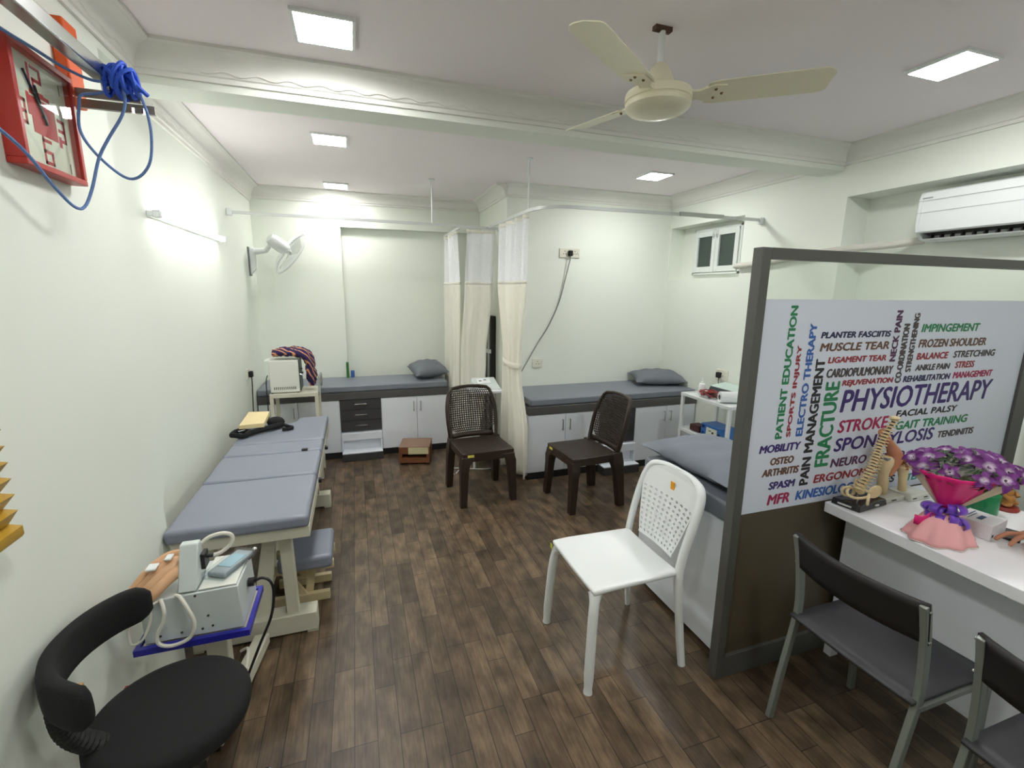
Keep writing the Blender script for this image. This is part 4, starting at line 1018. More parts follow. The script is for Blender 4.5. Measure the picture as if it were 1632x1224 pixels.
m.ball((1.965, 1.262, .855), (.017, .02, .022), 10, 8)
m.build('pelvis', BONE, t)
MB().tube([(1.962, 1.265, DZ+.028), (1.962, 1.265, .85)], .004, 8).build('support_rod', STEEL, t)
MB().ball((2.10, 1.262, 1.153), (.02, .018, .009), 10, 6).tube([(2.09, 1.262, 1.153), (2.068, 1.262, 1.158)], .006, 6).build('skull_base', BONE, t)
# knee model
t = thing('joint_model', (2.18, 1.31, DZ), 'knee joint model with flesh coloured muscle behind the spine model', 'anatomical model')
B(2.125, 2.24, 1.255, 1.345, DZ, DZ+.022).build('base', OFFWHITE, t, bevel=.003)
MB().tube(smoothpath([(2.165, 1.305, DZ+.022), (2.165, 1.305, .85), (2.16, 1.305, .90), (2.165, 1.305, .945), (2.165, 1.305, .965)], 4), [.02, .02, .021, .021, .021, .02, .019, .019, .021, .023, .026, .027, .027, .026, .023, .02, .015], 12).build('lower_bone', BONE, t)
MB().tube(smoothpath([(2.195, 1.30, .872), (2.205, 1.30, .915), (2.205, 1.30, .965), (2.175, 1.30, 1.005), (2.13, 1.30, 1.05), (2.098, 1.30, 1.085)], 4), [.006, .01, .013, .016, .02, .024, .026, .028, .029, .028, .026, .024, .021, .019, .017, .016, .016, .017, .018, .018, .016], 12).build('muscle', MUSCLE, t)
B(2.14, 2.19, 1.285, 1.325, .952, .962).build('cartilage', mat('cartilage_grey', (120, 128, 140), .4), t, bevel=.003)
B(2.16, 2.19, 1.2545, 1.2552, DZ+.008, DZ+.013).build('plate_mark', HOLE, t)
# foot bone model
t = thing('joint_model', (2.33, 1.28, DZ), 'bone column model with brown joint on a white base beside bouquet', 'anatomical model')
B(2.248, 2.375, 1.235, 1.335, DZ, DZ+.026).build('base', OFFWHITE, t, bevel=.003)
MB().tube([(2.285, 1.295, DZ+.02), (2.268, 1.29, .85), (2.252, 1.287, .905), (2.246, 1.285, .925)], [.017, .016, .021, .028], 12).build('shaft', BONE, t)
m = MB()
BR = mat('brown_resin', (150, 96, 52), .5, var=.2, nscale=60)
for k in range(8):
    a = k/8*2*PI; m.tube(smoothpath([(2.245, 1.285, .935), (2.25+.022*math.cos(a), 1.285+.018*math.sin(a), .955), (2.262+.032*math.cos(a), 1.285+.03*math.sin(a), .945-.018*(k % 3))], 3), [.009, .009, .008, .007, .006, .006, .005], 6)
m.ball((2.25, 1.285, .945), (.024, .02, .014), 10, 6)
m.build('joint_cap', BR, t)
m = MB()
for x in (2.275, 2.345): B(x-.012, x+.012, 1.2345, 1.2352, DZ+.01, DZ+.015).build('plate_mark', HOLE, t)

# bouquet
bx_, by_ = 2.03, 1.0
t = thing('flower_bouquet', (bx_, by_, DZ), 'bouquet of purple orchids in pink net wrap with violet bow on desk', 'bouquet')
PINK = mat('magenta_wrap', (226, 30, 124), .45, var=.1, nscale=14)
def thin(name, c, op):
    m = bpy.data.materials.new(name); m.use_nodes = True; nt = m.node_tree; b = nt.nodes['Principled BSDF']
    n = nt.nodes.new('ShaderNodeTexNoise'); n.inputs['Scale'].default_value = 12
    tc = nt.nodes.new('ShaderNodeTexCoord'); nt.links.new(tc.outputs['Object'], n.inputs['Vector'])
    mx = nt.nodes.new('ShaderNodeMix'); mx.data_type = 'RGBA'; c = srgb(*c)
    mx.inputs['A'].default_value = (*[v*.9 for v in c], 1); mx.inputs['B'].default_value = (*[min(1, v*1.08) for v in c], 1)
    nt.links.new(n.outputs['Fac'], mx.inputs['Factor']); nt.links.new(mx.outputs['Result'], b.inputs['Base Color'])
    b.inputs['Roughness'].default_value = .6; b.inputs['Alpha'].default_value = op
    return m
CWRAP = thin('cream_net_wrap', (232, 208, 178), .62); PNET = thin('pink_net', (244, 178, 180), .88)
cz_ = .885   # waist height
tl = Vector((.035, -.0, 0))
def cone(rad0, rad1, z0, z1, a0, a1, fold, nf, lean=.05, sag=.0, pw=1.0):
    def f(u, v):
        a = a0+(a1-a0)*u; r = rad0+(rad1-rad0)*v**pw+fold*v*math.sin(nf*a)
        return (bx_+lean*v+r*math.cos(a), by_+r*math.sin(a)*.8, z0+(z1-z0)*v+sag*v*math.cos(a))
    return f
MB().grid(cone(.026, .172, cz_, 1.035, -PI*1.10, -PI*.60, .004, 14), 24, 8).build('inner_wrap', PINK, t, solid=.002, smooth=80)
MB().grid(cone(.024, .186, cz_-.002, 1.028, -PI*.66, PI*.96, .006, 17, .06, .004), 60, 8).build('outer_wrap', CWRAP, t, smooth=80)
MB().grid(cone(.024, .118, cz_, DZ+.002, 0, 2*PI, .008, 9, -.012, 0, .6), 72, 8).build('skirt', PNET, t, smooth=80, solid=.002)
SIL = mat('silver_foil', (226, 214, 208), .2, metal=.7)
m = MB(); m.tube([cone(.024, .119, cz_, DZ+.003, 0, 2*PI, .008, 9, -.012, 0, .6)(k/72, 1) for k in range(72)], .0025, 5, closed=True); m.build('foil_trim', SIL, t)
RIB = mat('violet_ribbon', (112, 58, 190), .3, var=.15, nscale=30, sheen=.3)
for k in range(12):
    a = -PI*1.22+k*PI*.066+random.uniform(-.1, .1); r_ = random.uniform(.032, .052); zz = cz_-.01+random.uniform(-.028, .028)
    o = Vector((bx_+.028*math.cos(a), by_+.028*math.sin(a), zz)); d = Vector((math.cos(a), math.sin(a), random.uniform(-.3, .4))).normalized()
    sd = d.cross(Vector((0, 0, 1))).normalized(); R = []
    w_ = .013
    def loop(u, v):
        b = u*2*PI; return o+d*(r_*(1-math.cos(b))*.5)+Vector((0, 0, 1))*(.018*math.sin(b))+sd*((v-.5)*2*w_)
    MB().grid(loop, 16, 2).build('ribbon_loop', RIB, t, smooth=80, solid=.0012)
MB().grid(lambda u, v: (bx_-.045-.062*u, by_-.01+.045*u, cz_-.018-.03*u+.008*math.sin(u*7)+(v-.5)*.036), 12, 2).build('ribbon_tail', PINK, t, smooth=80, solid=.0012)
GRN = mat('leaf_green', (46, 70, 30), .5, var=.25, nscale=60)
m = MB()
fc = Vector((bx_+.06, by_, 1.02))
for k in range(620):
    a = random.random()*2*PI; rr = .175*math.sqrt(random.random()); x = fc.x+rr*math.cos(a); y = fc.y+rr*.8*math.sin(a)
    z = fc.z+.06*(1-(rr/.18)**2)+random.uniform(-.02, .018); dd = Vector((math.cos(a*3.1), math.sin(a*3.1), random.uniform(-.2, .6))).normalized()*.022
    sd = dd.cross(Vector((0, 0, 1))).normalized()*.005; p = Vector((x, y, z))
    v = [m.bm.verts.new(q_) for q_ in (p-dd, p+sd, p+dd, p-sd)]; m._face(v)
m.build('leaves', GRN, t, smooth=0)
PET = bpy.data.materials.new('orchid_petal'); PET.use_nodes = True; nt = PET.node_tree; b_ = nt.nodes['Principled BSDF']; b_.inputs['Roughness'].default_value = .55
tc = nt.nodes.new('ShaderNodeTexCoord'); ln = nt.nodes.new('ShaderNodeVectorMath'); ln.operation = 'LENGTH'; nt.links.new(tc.outputs['Object'], ln.inputs[0])
cr = nt.nodes.new('ShaderNodeValToRGB'); mr = nt.nodes.new('ShaderNodeMapRange'); mr.inputs[2].default_value = .045; nt.links.new(ln.outputs['Value'], mr.inputs[0]); nt.links.new(mr.outputs[0], cr.inputs[0])
cr.color_ramp.elements[0].color = (*srgb(240, 226, 240), 1); cr.color_ramp.elements[0].position = .06; cr.color_ramp.elements[1].color = (*srgb(104, 30, 116), 1); cr.color_ramp.elements[1].position = .40
nt.links.new(cr.outputs[0], b_.inputs['Base Color'])
def flower_mesh():
    m = MB()
    for k in range(5):
        a = k*2*PI/5+PI/2
        def pf(u, v, a=a):
            r = .004+.038*u; w_ = .0125*math.sin(PI*min(1, .15+u*.9))**.7
            x = r; y = (v-.5)*2*w_; z = .006*math.sin(u*3)-.012*u*u+.003*(2*v-1)**2
            q_ = Vector((x, y, z)); q_.rotate(Matrix.Rotation(a, 3, 'Z')); return q_
        m.grid(pf, 5, 4)
    def lip(u, v):
        q_ = Vector((.014*u, (v-.5)*.014*(1-.4*u), .008+.012*u)); return q_
    m.grid(lip, 3, 3)
    return m
fl0 = flower_mesh().build('flower', PET, t, local=True, smooth=80, solid=0)
spots = []
tries = 0
while len(spots) < 21 and tries < 4000:
    tries += 1
    a = random.random()*2*PI; rr = .178*math.sqrt(random.random())
    p = Vector((rr*math.cos(a), rr*.82*math.sin(a), 0))
    if all((p-q_).length > .053 for q_ in spots): spots.append(p)
for i, p in enumerate(spots):
    o = fl0 if i == 0 else fl0.copy()
    if i: col.objects.link(o); o.parent = t
    rr = p.length/.18
    pos = fc+p+Vector((0, 0, .066*(1-rr*rr)+.004))-Vector((bx_, by_, DZ))
    nrm = Vector((p.x*4.5-.35, p.y*4.5-.35, .6)).normalized()
    o.location = pos; o.rotation_mode = 'QUATERNION'; o.rotation_quaternion = nrm.to_track_quat('Z', 'Y') @ Matrix.Rotation(random.random()*6, 3, 'Z').to_quaternion()
    s_ = random.uniform(.8, 1.25); o.scale = (s_, s_, s_)

# white box, green bottle, idol, phone
t = thing('carton', (2.2, .985, DZ), 'small white printed carton on the desk behind the bouquet', 'box')
a = math.radians(8); Rz = Matrix.Rotation(a, 3, 'Z')
MB().box(-.065, .065, -.055, .055, 0, .058, Rz, (2.219, .985, DZ)).build('carton_body', mat('carton_white', (226, 224, 228), .5, var=.02), t, bevel=.0015)
m = MB().box(-.03, .02, -.012, .004, .0582, .0586, Rz, (2.219, .985, DZ)).box(-.05, .05, .03, .034, .0582, .0586, Rz, (2.219, .985, DZ)).box(-.05, .03, .02, .023, .0582, .0586, Rz, (2.219, .985, DZ))
m.build('print', mat('print_blue', (70, 84, 128), .5), t)
MB().box(-.056, -.042, -.0556, -.0552, .012, .022, Rz, (2.219, .985, DZ)).build('seal', BLACK, t)
t = thing('bottle', (2.43, 1.09, DZ), 'squat green plastic bottle half filled, standing behind the white carton', 'bottle')
MB().lathe([(.05, DZ), (.056, DZ+.004), (.058, DZ+.03), (.059, DZ+.11), (.054, DZ+.135), (.035, DZ+.155), (.022, DZ+.165), (.02, DZ+.185)], (2.43, 1.09), 28).build('bottle_body', GREENGLASS, t)
MB().lathe([(.049, DZ+.004), (.054, DZ+.006), (.056, DZ+.085), (.002, DZ+.086)], (2.43, 1.09), 28).build('liquid', mat('green_liquid', (88, 168, 132), .3), t)
MB().lathe([(.023, DZ+.185), (.023, DZ+.205), (.01, DZ+.207)], (2.43, 1.09), 16).build('cap', WHITEPL, t)
t = thing('figurine', (2.72, 1.14, DZ), 'small amber resin figurine on a red plinth at the far desk edge', 'figurine')
t.location = (2.57, 1.06, DZ); WM[t.name] = Matrix.Translation(Vector((2.57, 1.06, DZ)))
AMB = mat('amber_resin', (176, 122, 54), .3, var=.3, nscale=60, coat=.3)
gx, gy = 2.57, 1.075
MB().lathe([(.045, DZ), (.047, DZ+.006), (.042, DZ+.016)], (gx, gy), 24).build('plinth', mat('red_plinth', (150, 52, 40), .4), t)
m = MB().ball((gx, gy, DZ+.042), (.036, .03, .027)).ball((gx, gy, DZ+.072), (.022, .02, .022)).ball((gx-.004, gy-.004, DZ+.098), (.014, .014, .016))
for sx in (-1, 1):
    m.tube([(gx+sx*.018, gy, DZ+.08), (gx+sx*.038, gy-.008, DZ+.068), (gx+sx*.032, gy-.022, DZ+.056)], .008, 7)
    m.ball((gx+sx*.022, gy-.016, DZ+.03), (.022, .016, .011))
m.tube([(gx, gy, DZ+.11), (gx, gy, DZ+.122)], [.011, .004], 8)
m.build('figure', AMB, t)
t = thing('mobile_phone', (2.27, .915, DZ), 'dark mobile phone lying on the desk under a hand', 'phone')
Rz = Matrix.Rotation(math.radians(20), 3, 'Z')
MB().box(-.035, .075, -.036, .036, 0, .008, Rz, (2.27, .925, DZ)).build('phone_body', BLACKPL, t, bevel=.003)
MB().box(-.032, .072, -.033, .033, .0082, .0088, Rz, (2.27, .925, DZ)).build('screen', mat('phone_screen', (52, 46, 52), .15), t)

# ================================================================== BLACK SADDLE CHAIR (near left)
sx_, sy_, sz_ = -.545, 1.345, .50
t = thing('office_stool', (sx_, sy_, 0), 'black fabric swivel stool with curved backrest at the near left', 'stool')
MB().lathe([(.05, .43), (.17, .432), (.19, .445), (.195, .465), (.194, .485), (.186, .497), (.165, .502), (.08, .499), (.02, .498)], (sx_, sy_), 48).build('seat', BLACKFAB, t, smooth=60)
# backrest
R = []
bp_ = smoothpath([(-.637, 1.553, 0), (-.70, 1.515, 0), (-.745, 1.45, 0), (-.765, 1.37, 0), (-.758, 1.29, 0), (-.72, 1.215, 0), (-.66, 1.165, 0), (-.615, 1.145, 0)], 4)
for i, q_ in enumerate(bp_):
    u = i/(len(bp_)-1); c = Vector((q_.x, q_.y, .708))
    tg_ = (bp_[min(i+1, len(bp_)-1)]-bp_[max(i-1, 0)]).normalized(); d = Vector((tg_.y, -tg_.x, 0)); e = min(1, math.sin(PI*min(max(u, .006), .994))*4)**.5
    th = .021*(.2+.8*e); hh = .057*(.3+.7*e)
    R.append([c+d*th*math.copysign(abs(math.cos(b))**.6, math.cos(b))+Vector((0, 0, 1))*hh*math.copysign(abs(math.sin(b))**.6, math.sin(b)) for b in [2*PI*k/14 for k in range(14)]])
MB().rings(R).build('backrest', BLACKFAB, t, smooth=70)
R = []
for i in range(33):
    u = i/32; p = Vector((-.73, 1.235, .66)).lerp(Vector((-.66, 1.30, .455)), u)+Vector((-.022*math.sin(PI*u), -.02*math.sin(PI*u), 0))
    k_ = 1.0 if i % 2 else .86
    d = Vector((.6, .45, 0)).normalized(); n = Vector((-d.y, d.x, 0))
    R.append([p+n*.036*k_*math.cos(b)+d*.022*k_*math.sin(b)+Vector((0, 0, .012*math.sin(b))) for b in [2*PI*k/14 for k in range(14)]])
MB().rings(R).build('bellows_sleeve', BLACKRUB, t, smooth=0)
B(-.648, -.632, 1.158, 1.172, .745, .7615).build('screw_cap', mat('tan_cap', (170, 130, 80), .5), t, bevel=.003)
B(-.70, -.675, 1.455, 1.47, .478, .492).build('tag', REDPL, t)
MB().tube([(sx_, sy_, .10), (sx_, sy_, .43)], .026, 14).build('gas_column', BLACKPL, t)
for k in range(5):
    a = k*2*PI/5-.75; d = Vector((math.cos(a), math.sin(a), 0)); c = Vector((sx_, sy_, 0))
    MB().tube([c+Vector((0, 0, .105)), c+d*.12+Vector((0, 0, .095)), c+d*.22+Vector((0, 0, .07))], [.024, .02, .016], 8).build('base_arm', BLACKPL, t)
    q_ = d.cross(Vector((0, 0, 1)))
    wp = c+d*.225+Vector((0, 0, .026))
    w_ = MB().tube([wp-q_*.022, wp-q_*.005], .026, 16).tube([wp+q_*.005, wp+q_*.022], .026, 16).build('caster', BLACKRUB, t)
    MB().tube([wp+Vector((0, 0, .02)), wp+Vector((0, 0, .05))], .008, 8).build('caster_stem', STEEL, w_)

# ================================================================== TRACTION MACHINE TROLLEY
t = thing('machine_trolley', (-.55, 1.74, 0), 'cream trolley base with blue tray frame beside the treatment table', 'trolley')
ty0, ty1, tx0, tx1, tz = 1.615, 1.855, -.725, -.405, .492
m = MB().tube([(tx0, ty0, tz), (tx1, ty0, tz), (tx1, ty1, tz), (tx0, ty1, tz)], .011, 4, closed=True, square=True)
m.build('tray_frame', BLUEPAINT, t)
B(tx0+.01, tx1-.01, ty0+.01, ty1-.01, tz-.006, tz+.004).build('tray', CREAM, t)
B(-.57, -.50, 1.72, 1.77, .08, tz-.006).build('post', CREAM, t, bevel=.004)
MB().tube([(-.53, 1.685, .46), (-.53, 1.71, .46)], .028, 12).build('clamp_knob', BLACKPL, t)
B(-.78, -.50, 1.90, 1.955, .03, .085).build('base_beam', CREAM, t, bevel=.003); MB().hexa([(-.59, 1.64, .03), (-.53, 1.64, .03), (-.455, 2.15, .03), (-.515, 2.15, .03)], [(-.59, 1.64, .08), (-.53, 1.64, .08), (-.455, 2.15, .08), (-.515, 2.15, .08)]).build('base_beam', CREAM, t, bevel=.003)
for x, y in ((-.555, 1.66), (-.49, 2.12), (-.76, 1.93)): MB().tube([(x-.012, y, .015), (x+.012, y, .015)], .015, 12).build('caster', BLACKRUB, t)
t = tmach = thing('traction_machine', (-.56, 1.74, .5035), 'pale grey traction machine with sloped top on the blue-edged trolley', 'machine')
mz0 = .5035
MB().hexa([(-.705, 1.628, mz0), (-.418, 1.628, mz0), (-.418, 1.842, mz0), (-.705, 1.842, mz0)], [(-.705, 1.628, .655), (-.424, 1.628, .662), (-.424, 1.842, .652), (-.705, 1.842, .652)]).build('housing', MACH, t, bevel=.003)
MB().prism([(1.632, .664), (1.70, .80), (1.73, .80), (1.75, .664)], 'x', -.60, -.545).build('upright_head', MACH, t, bevel=.004)
MB().hexa([(-.54, 1.635, .663), (-.43, 1.635, .664), (-.43, 1.84, .66), (-.54, 1.84, .66)], [(-.54, 1.635, .666), (-.43, 1.635, .667), (-.43, 1.84, .665), (-.54, 1.84, .665)]).build('top_plate', OFFWHITE, t)
m = MB()
for x, z in ((-.69, .64), (-.55, .65), (-.66, .525), (-.60, .525), (-.52, .57), (-.54, .525), (-.51, .53)): m.lathe([(.004, 0), (.004, .002), (.001, .003)], (0, 0), 8, Matrix(((1, 0, 0, x), (0, 0, -1, 1.628), (0, 1, 0, z), (0, 0, 0, 1))))
m.build('screw', HOLE, t)
MB().box(-.545, -.532, 1.70, 1.745, .70, .755).tube([(-.535, 1.73, .735), (-.515, 1.735, .73)], .008, 8).build('connector', BLACKPL, t, bevel=.002)
MB().tube(smoothpath([(-.515, 1.735, .73), (-.49, 1.74, .735), (-.46, 1.745, .76), (-.455, 1.745, .79), (-.48, 1.74, .805), (-.52, 1.735, .80), (-.548, 1.73, .78)]), .007, 8).build('hose', CORD, t)
MB().tube([(-.424, 1.80, .66), (-.405, 1.80, .675), (-.40, 1.80, .69)], .005, 8).ball((-.40, 1.80, .695), .009).build('hook', CHROME, t)
MB().tube([(-.418, 1.74, .60), (-.40, 1.74, .60)], .016, 10).build('inlet', BLACKPL, t)
MB().tube(smoothpath([(-.40, 1.74, .60), (-.372, 1.735, .612), (-.345, 1.73, .595), (-.338, 1.73, .545), (-.352, 1.72, .46), (-.398, 1.71, .355), (-.455, 1.71, .22), (-.505, 1.73, .12), (-.53, 1.75, .086)]), .005, 7).build('power_cord', BCORD, tmach)
tag(MB().tube(smoothpath([(-.55, 2.05, .088), (-.52, 2.02, .12), (-.50, 1.96, .15), (-.50, 1.9, .12), (-.52, 1.85, .092), (-.545, 1.75, .088)]), .006, 7).build('wall_cable', CORD), 'white cable lying over the trolley base beside the black stool', 'cable')
# handset pouch
t = thing('handset', (-.48, 1.73, .67), 'handset in a clear pouch lying on the traction machine', 'handset')
Rz = Matrix.Rotation(math.radians(-26), 3, 'Z')
MB().box(-.034, .034, -.075, .075, .001, .018, Rz, (-.468, 1.752, .6695)).build('handset_body', mat('handset_grey', (150, 160, 164), .35), t, bevel=.005)
MB().box(-.025, .025, -.035, .045, .018, .0195, Rz, (-.468, 1.752, .6695)).build('screen', mat('lcd_blue', (150, 190, 205), .25), t)
MB().box(-.042, .042, -.092, .085, .0, .023, Rz, (-.468, 1.752, .6695)).build('pouch', PLASTICFILM, t, bevel=.004)
# flesh straps
t = thing('traction_straps', (-.66, 1.72, .66), 'flesh coloured rubber straps with silver clips bundled on the traction machine', 'straps')
for i, (dx, dy, dz, L_, r_) in enumerate(((0, 0, 0, 1, .020), (.018, -.02, .004, .85, .017), (-.012, .025, .012, .95, .021), (.03, -.035, -.012, .6, .018))):
    P_ = smoothpath([(-.735+dx, 1.655+dy*.3+.02*i*0, .645+dz), (-.70+dx, 1.66+dy, .685+dz), (-.665+dx, 1.69+dy, .715+dz), (-.63+dx, 1.72+dy, .73+dz*L_), (-.607, 1.735+dy*.6, .73+dz)], 5)
    n_ = len(P_); MB().tube(P_, [r_*(.75+.35*math.sin(PI*k/n_)) for k in range(n_)], 10, flat=.75).build('strap', FLESH, t, smooth=70)
m = MB(); m.box(-.69, -.66, 1.66, 1.70, .742, .75).box(-.645, -.625, 1.69, 1.725, .755, .763); m.build('clip', WHITEPL, t, bevel=.003)
MB().tube(smoothpath([(-.64, 1.615, .665), (-.627, 1.594, .64), (-.632, 1.59, .60), (-.652, 1.588, .56), (-.65, 1.588, .525), (-.615, 1.587, .512), (-.565, 1.586, .53), (-.548, 1.586, .58), (-.56, 1.588, .63), (-.585, 1.61, .665), (-.60, 1.62, .668)]), .0058, 8).tube(smoothpath([(-.64, 1.62, .66), (-.665, 1.61, .65), (-.672, 1.605, .60), (-.69, 1.588, .555), (-.72, 1.588, .54), (-.735, 1.61, .56), (-.735, 1.62, .60)]), .004, 8).build('traction_cord', CORD, tmach)

# ================================================================== SMALL TROLLEY BY THE SOCKET COUCH
t = thing('instrument_trolley', (2.87, 3.0, 0), 'white two-shelf instrument trolley at the head of the socket couch', 'trolley')
ux0, ux1, uy0, uy1 = 2.67, 3.08, 2.73, 3.30
for z in (.80, .487):
    m = B(ux0, ux1, uy0, uy1, z-.022, z-.006).box(ux0, ux0+.012, uy0, uy1, z-.006, z+.002).box(ux1-.012, ux1, uy0, uy1, z-.006, z+.002).box(ux0+.012, ux1-.012, uy0, uy0+.012, z-.006, z+.002).box(ux0+.012, ux1-.012, uy1-.012, uy1, z-.006, z+.002)
    m.build('shelf', WHITEPL, t, bevel=.001)
for x in (ux0+.014, ux1-.014):
    for y in (uy0+.014, uy1-.014):
        l_ = B(x-.013, x+.013, y-.013, y+.013, .05, .778).build('leg', WHITEPL, t, bevel=.003)
        MB().tube([(x, y-.01, .025), (x, y+.01, .025)], .025, 12).build('caster', BLACKRUB, l_)
t = thing('lotion_bottle', (2.80, 3.22, .80), 'white nozzle bottle standing on the instrument trolley', 'bottle')
MB().lathe([(.026, .795), (.029, .80), (.029, .875), (.024, .89), (.012, .896)], (2.80, 3.20), 20).build('bottle_body', WHITEPL, t)
MB().lathe([(.013, .896), (.012, .905), (.006, .91), (.003, .94)], (2.80, 3.20), 12).build('nozzle', WHITEPL, t)
t = thing('electrotherapy_unit', (2.95, 3.03, .80), 'pale green-topped therapy unit at the back of the instrument trolley', 'device')
MB().hexa([(2.86, 2.90, .796), (3.05, 2.90, .796), (3.05, 3.22, .796), (2.86, 3.22, .796)], [(2.90, 2.91, .87), (3.05, 2.91, .89), (3.05, 3.21, .89), (2.90, 3.21, .87)]).build('housing', mat('mint_housing', (196, 216, 208), .4), t, bevel=.006)
MB().hexa([(2.868, 2.93, .83), (2.868, 3.19, .83), (2.888, 3.19, .868), (2.888, 2.93, .868)], [(2.862, 2.93, .83), (2.862, 3.19, .83), (2.882, 3.19, .868), (2.882, 2.93, .868)]).build('panel', mat('dark_panel', (46, 54, 60), .3), t)
t = thing('lead_bundle', (2.78, 3.05, .80), 'red and black electrode leads coiled on the instrument trolley', 'leads')
for nm, mm, n in (('lead', mat('red_lead', (150, 34, 36), .4), 7), ('lead', BCORD, 4)):
    m = MB()
    for k in range(n):
        c = Vector((2.785+random.uniform(-.02, .02), 3.08+random.uniform(-.06, .06), .812+k*.006)); ra, rb = random.uniform(.03, .05), random.uniform(.03, .06)
        m.tube([c+Vector((ra*math.cos(a), rb*math.sin(a), .01*math.sin(2*a+k))) for a in [2*PI*q_/14 for q_ in range(14)]], .0045, 5, closed=True)
    m.build(nm, mm, t)
t = thing('paper_roll', (2.79, 2.85, .84), 'white paper roll lying on the instrument trolley near the partition', 'roll')
MB().tube([(2.72, 2.90, .843), (2.97, 2.80, .843)], .045, 20).build('roll_body', WHITEPL, t)
MB().tube([(2.718, 2.9008, .843), (2.7175, 2.901, .843)], .02, 14).build('core', HOLE, t)
t = thing('nerve_stimulator', (2.78, 2.93, .482), 'blue electrotherapy unit with white display on the lower trolley shelf', 'device')
B(2.705, 2.86, 2.835, 3.06, .482, .592).build('housing', mat('blue_housing', (52, 110, 182), .4), t, bevel=.006)
B(2.703, 2.7048, 2.875, 2.995, .503, .572).build('display', mat('white_display', (222, 226, 214), .3), t)
B(2.702, 2.7032, 2.91, 2.93, .53, .545).build('display_mark', BLACK, t); B(2.702, 2.7032, 2.94, 2.965, .543, .55).build('display_mark', BLACK, t)
for y, z in ((3.03, .57), (3.03, .515), (2.853, .54)): MB().tube([(2.705, y, z), (2.697, y, z)], .012, 10).build('knob', mat('navy_knob', (28, 48, 96), .4), t)
tag(B(2.72, 2.82, 3.10, 3.22, .482, .54).build('pouch', mat('dark_red_pouch', (74, 34, 34), .6), bevel=.012), 'dark red pouch on the lower shelf of the instrument trolley', 'pouch')
tag(MB().tube(smoothpath([(3.10, 3.34, .90), (3.09, 3.33, .86), (3.10, 3.33, .75), (3.10, 3.33, .5), (3.10, 3.33, .2), (3.09, 3.32, .008)]), .004, 6).build('wall_cable', BCORD), 'black cord hanging from the socket beside the instrument trolley', 'cord')

# ================================================================== PERSON SEATED AT THE DESK (only the hand reaches into view)
def skin_body(name, verts, edges, radii, m_, root=0, sub=2):
    me = bpy.data.meshes.new(name); me.from_pydata([Vector(v) for v in verts], edges, [])
    o = bpy.data.objects.new(name, me); col.objects.link(o); me.materials.append(m_)
    sk = o.modifiers.new('skin', 'SKIN'); sk.use_smooth_shade = True
    me.skin_vertices[0].data.foreach_set  # ensure layer
    for i, r in enumerate(radii):
        d = me.skin_vertices[0].data[i]; d.radius = (r, r) if not isinstance(r, tuple) else r; d.use_root = (i == root)
    if sub:
        s = o.modifiers.new('sub', 'SUBSURF'); s.levels = sub; s.render_levels = sub
    return o
V, E, Rr = [], [], []
def jv(p, r, par=None):
    V.append(p); Rr.append(r)
    if par is not None: E.append((par, len(V)-1))
    return len(V)-1
pel = jv((2.98, .52, .50), (.15, .13)); abd = jv((2.97, .53, .68), (.13, .12), pel); chest = jv((2.95, .55, .90), (.16, .12), abd)
nb = jv((2.94, .56, 1.04), .075, chest); nk = jv((2.92, .57, 1.11), .05, nb); hd = jv((2.89, .58, 1.22), (.085, .09), nk); ht = jv((2.89, .58, 1.30), (.06, .06), hd)
# near-partition arm reaching to the phone
sh = jv((2.90, .74, 1.0), .062, nb); up_ = jv((2.79, .84, .90), .05, sh); el = jv((2.66, .90, .835), .043, up_); fa = jv((2.52, .90, .82), .038, el); wr_ = jv((2.34, .875, .812), (.027, .02), fa)
palm = jv((2.275, .862, .81), (.034, .016), wr_); kn = jv((2.235, .853, .81), (.034, .014), palm)
for k, (dy, L_, zt) in enumerate(((.030, .088, .0), (.008, .092, .0), (-.014, .086, .0), (-.034, .068, .0))):
    bdir = Vector((-.95, .02-(k-1.0)*.30, 0)).normalized()
    b0 = Vector((2.228+.004*k, .853+dy*.82, .812)); k1 = jv(tuple(b0), .0095, kn)
    p1 = b0+bdir*L_*.45+Vector((0, 0, .004)); j1 = jv(tuple(p1), .0088, k1)
    p2 = p1+bdir*L_*.3+Vector((0, 0, -.012)); j2 = jv(tuple(p2), .0078, j1)
    p3 = p2+bdir*L_*.2+Vector((0, 0, -.014)); jv(tuple(p3), .0066, j2)
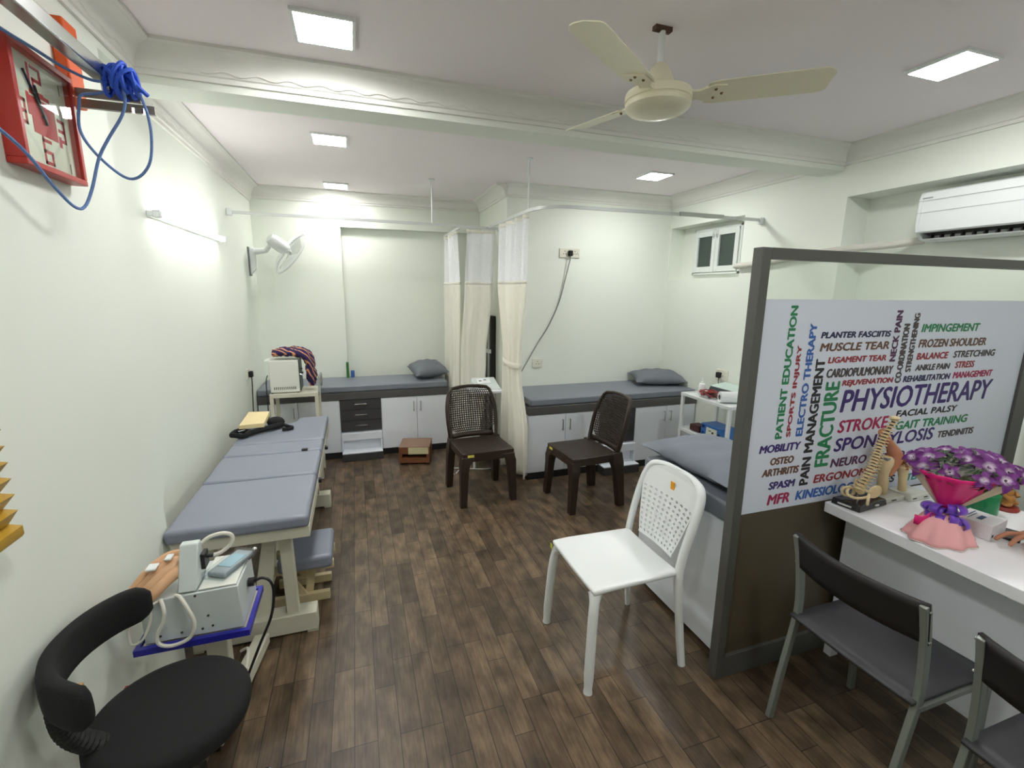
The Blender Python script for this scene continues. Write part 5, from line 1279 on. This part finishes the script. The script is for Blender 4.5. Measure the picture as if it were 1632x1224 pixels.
th0 = jv((2.29, .825, .805), .0115, palm); th1 = jv((2.255, .805, .80), .0105, th0); jv((2.222, .800, .79), .0088, th1)
# other arm resting in the lap
s2 = jv((2.95, .36, 1.0), .062, nb); e2 = jv((2.93, .28, .74), .045, s2); w2 = jv((2.76, .38, .60), .03, e2); jv((2.69, .42, .58), (.035, .018), w2)
for sy in (.62, .42):
    hp_ = jv((2.90, sy, .50), .09, pel); kn_ = jv((2.72, sy, .50), .065, hp_); an = jv((2.74, sy, .10), .042, kn_); jv((2.67, sy, .045), .035, an)
pb_ = skin_body('person', V, E, Rr, SKIN, 0)
tag(pb_, 'seated person at the desk reaching a hand over the phone', 'person')
tv = [(2.98, .52, .48), (2.97, .53, .68), (2.95, .55, .90), (2.94, .56, 1.03), (2.90, .74, 1.0), (2.79, .84, .90), (2.95, .36, 1.0), (2.93, .28, .80)]
sh_o = skin_body('shirt', tv, [(0, 1), (1, 2), (2, 3), (3, 4), (4, 5), (3, 6), (6, 7)], [(.165, .145), (.145, .135), (.175, .135), (.09, .09), .075, .062, .075, .06], mat('blue_shirt', (96, 120, 150), .8), 0)
sh_o.parent = pb_
tv = [(2.98, .52, .50)]; te = []; tr_ = [(.17, .15)]
for sy in (.62, .42):
    i = len(tv); tv += [(2.90, sy, .50), (2.72, sy, .50), (2.74, sy, .14)]; te += [(0, i), (i, i+1), (i+1, i+2)]; tr_ += [.105, .08, .06]
tro = skin_body('trousers', tv, te, tr_, mat('dark_trousers', (46, 48, 56), .85), 0); tro.parent = pb_
hr = MB().ball((2.905, .58, 1.285), (.088, .09, .075), 14, 10).build('hair', BLACKFAB, None); hr.parent = pb_
t = thing('desk_chair', (2.98, .52, 0), 'black stool under the seated person at the desk', 'stool')
MB().lathe([(.18, .27), (.20, .28), (.20, .315), (.17, .33)], (2.98, .52), 28).build('seat', BLACKFAB, t)
MB().tube([(2.98, .52, .02), (2.98, .52, .27)], .03, 12).lathe([(.2, 0), (.2, .015), (.05, .04)], (2.98, .52), 24).build('pedestal', BLACKPL, t)
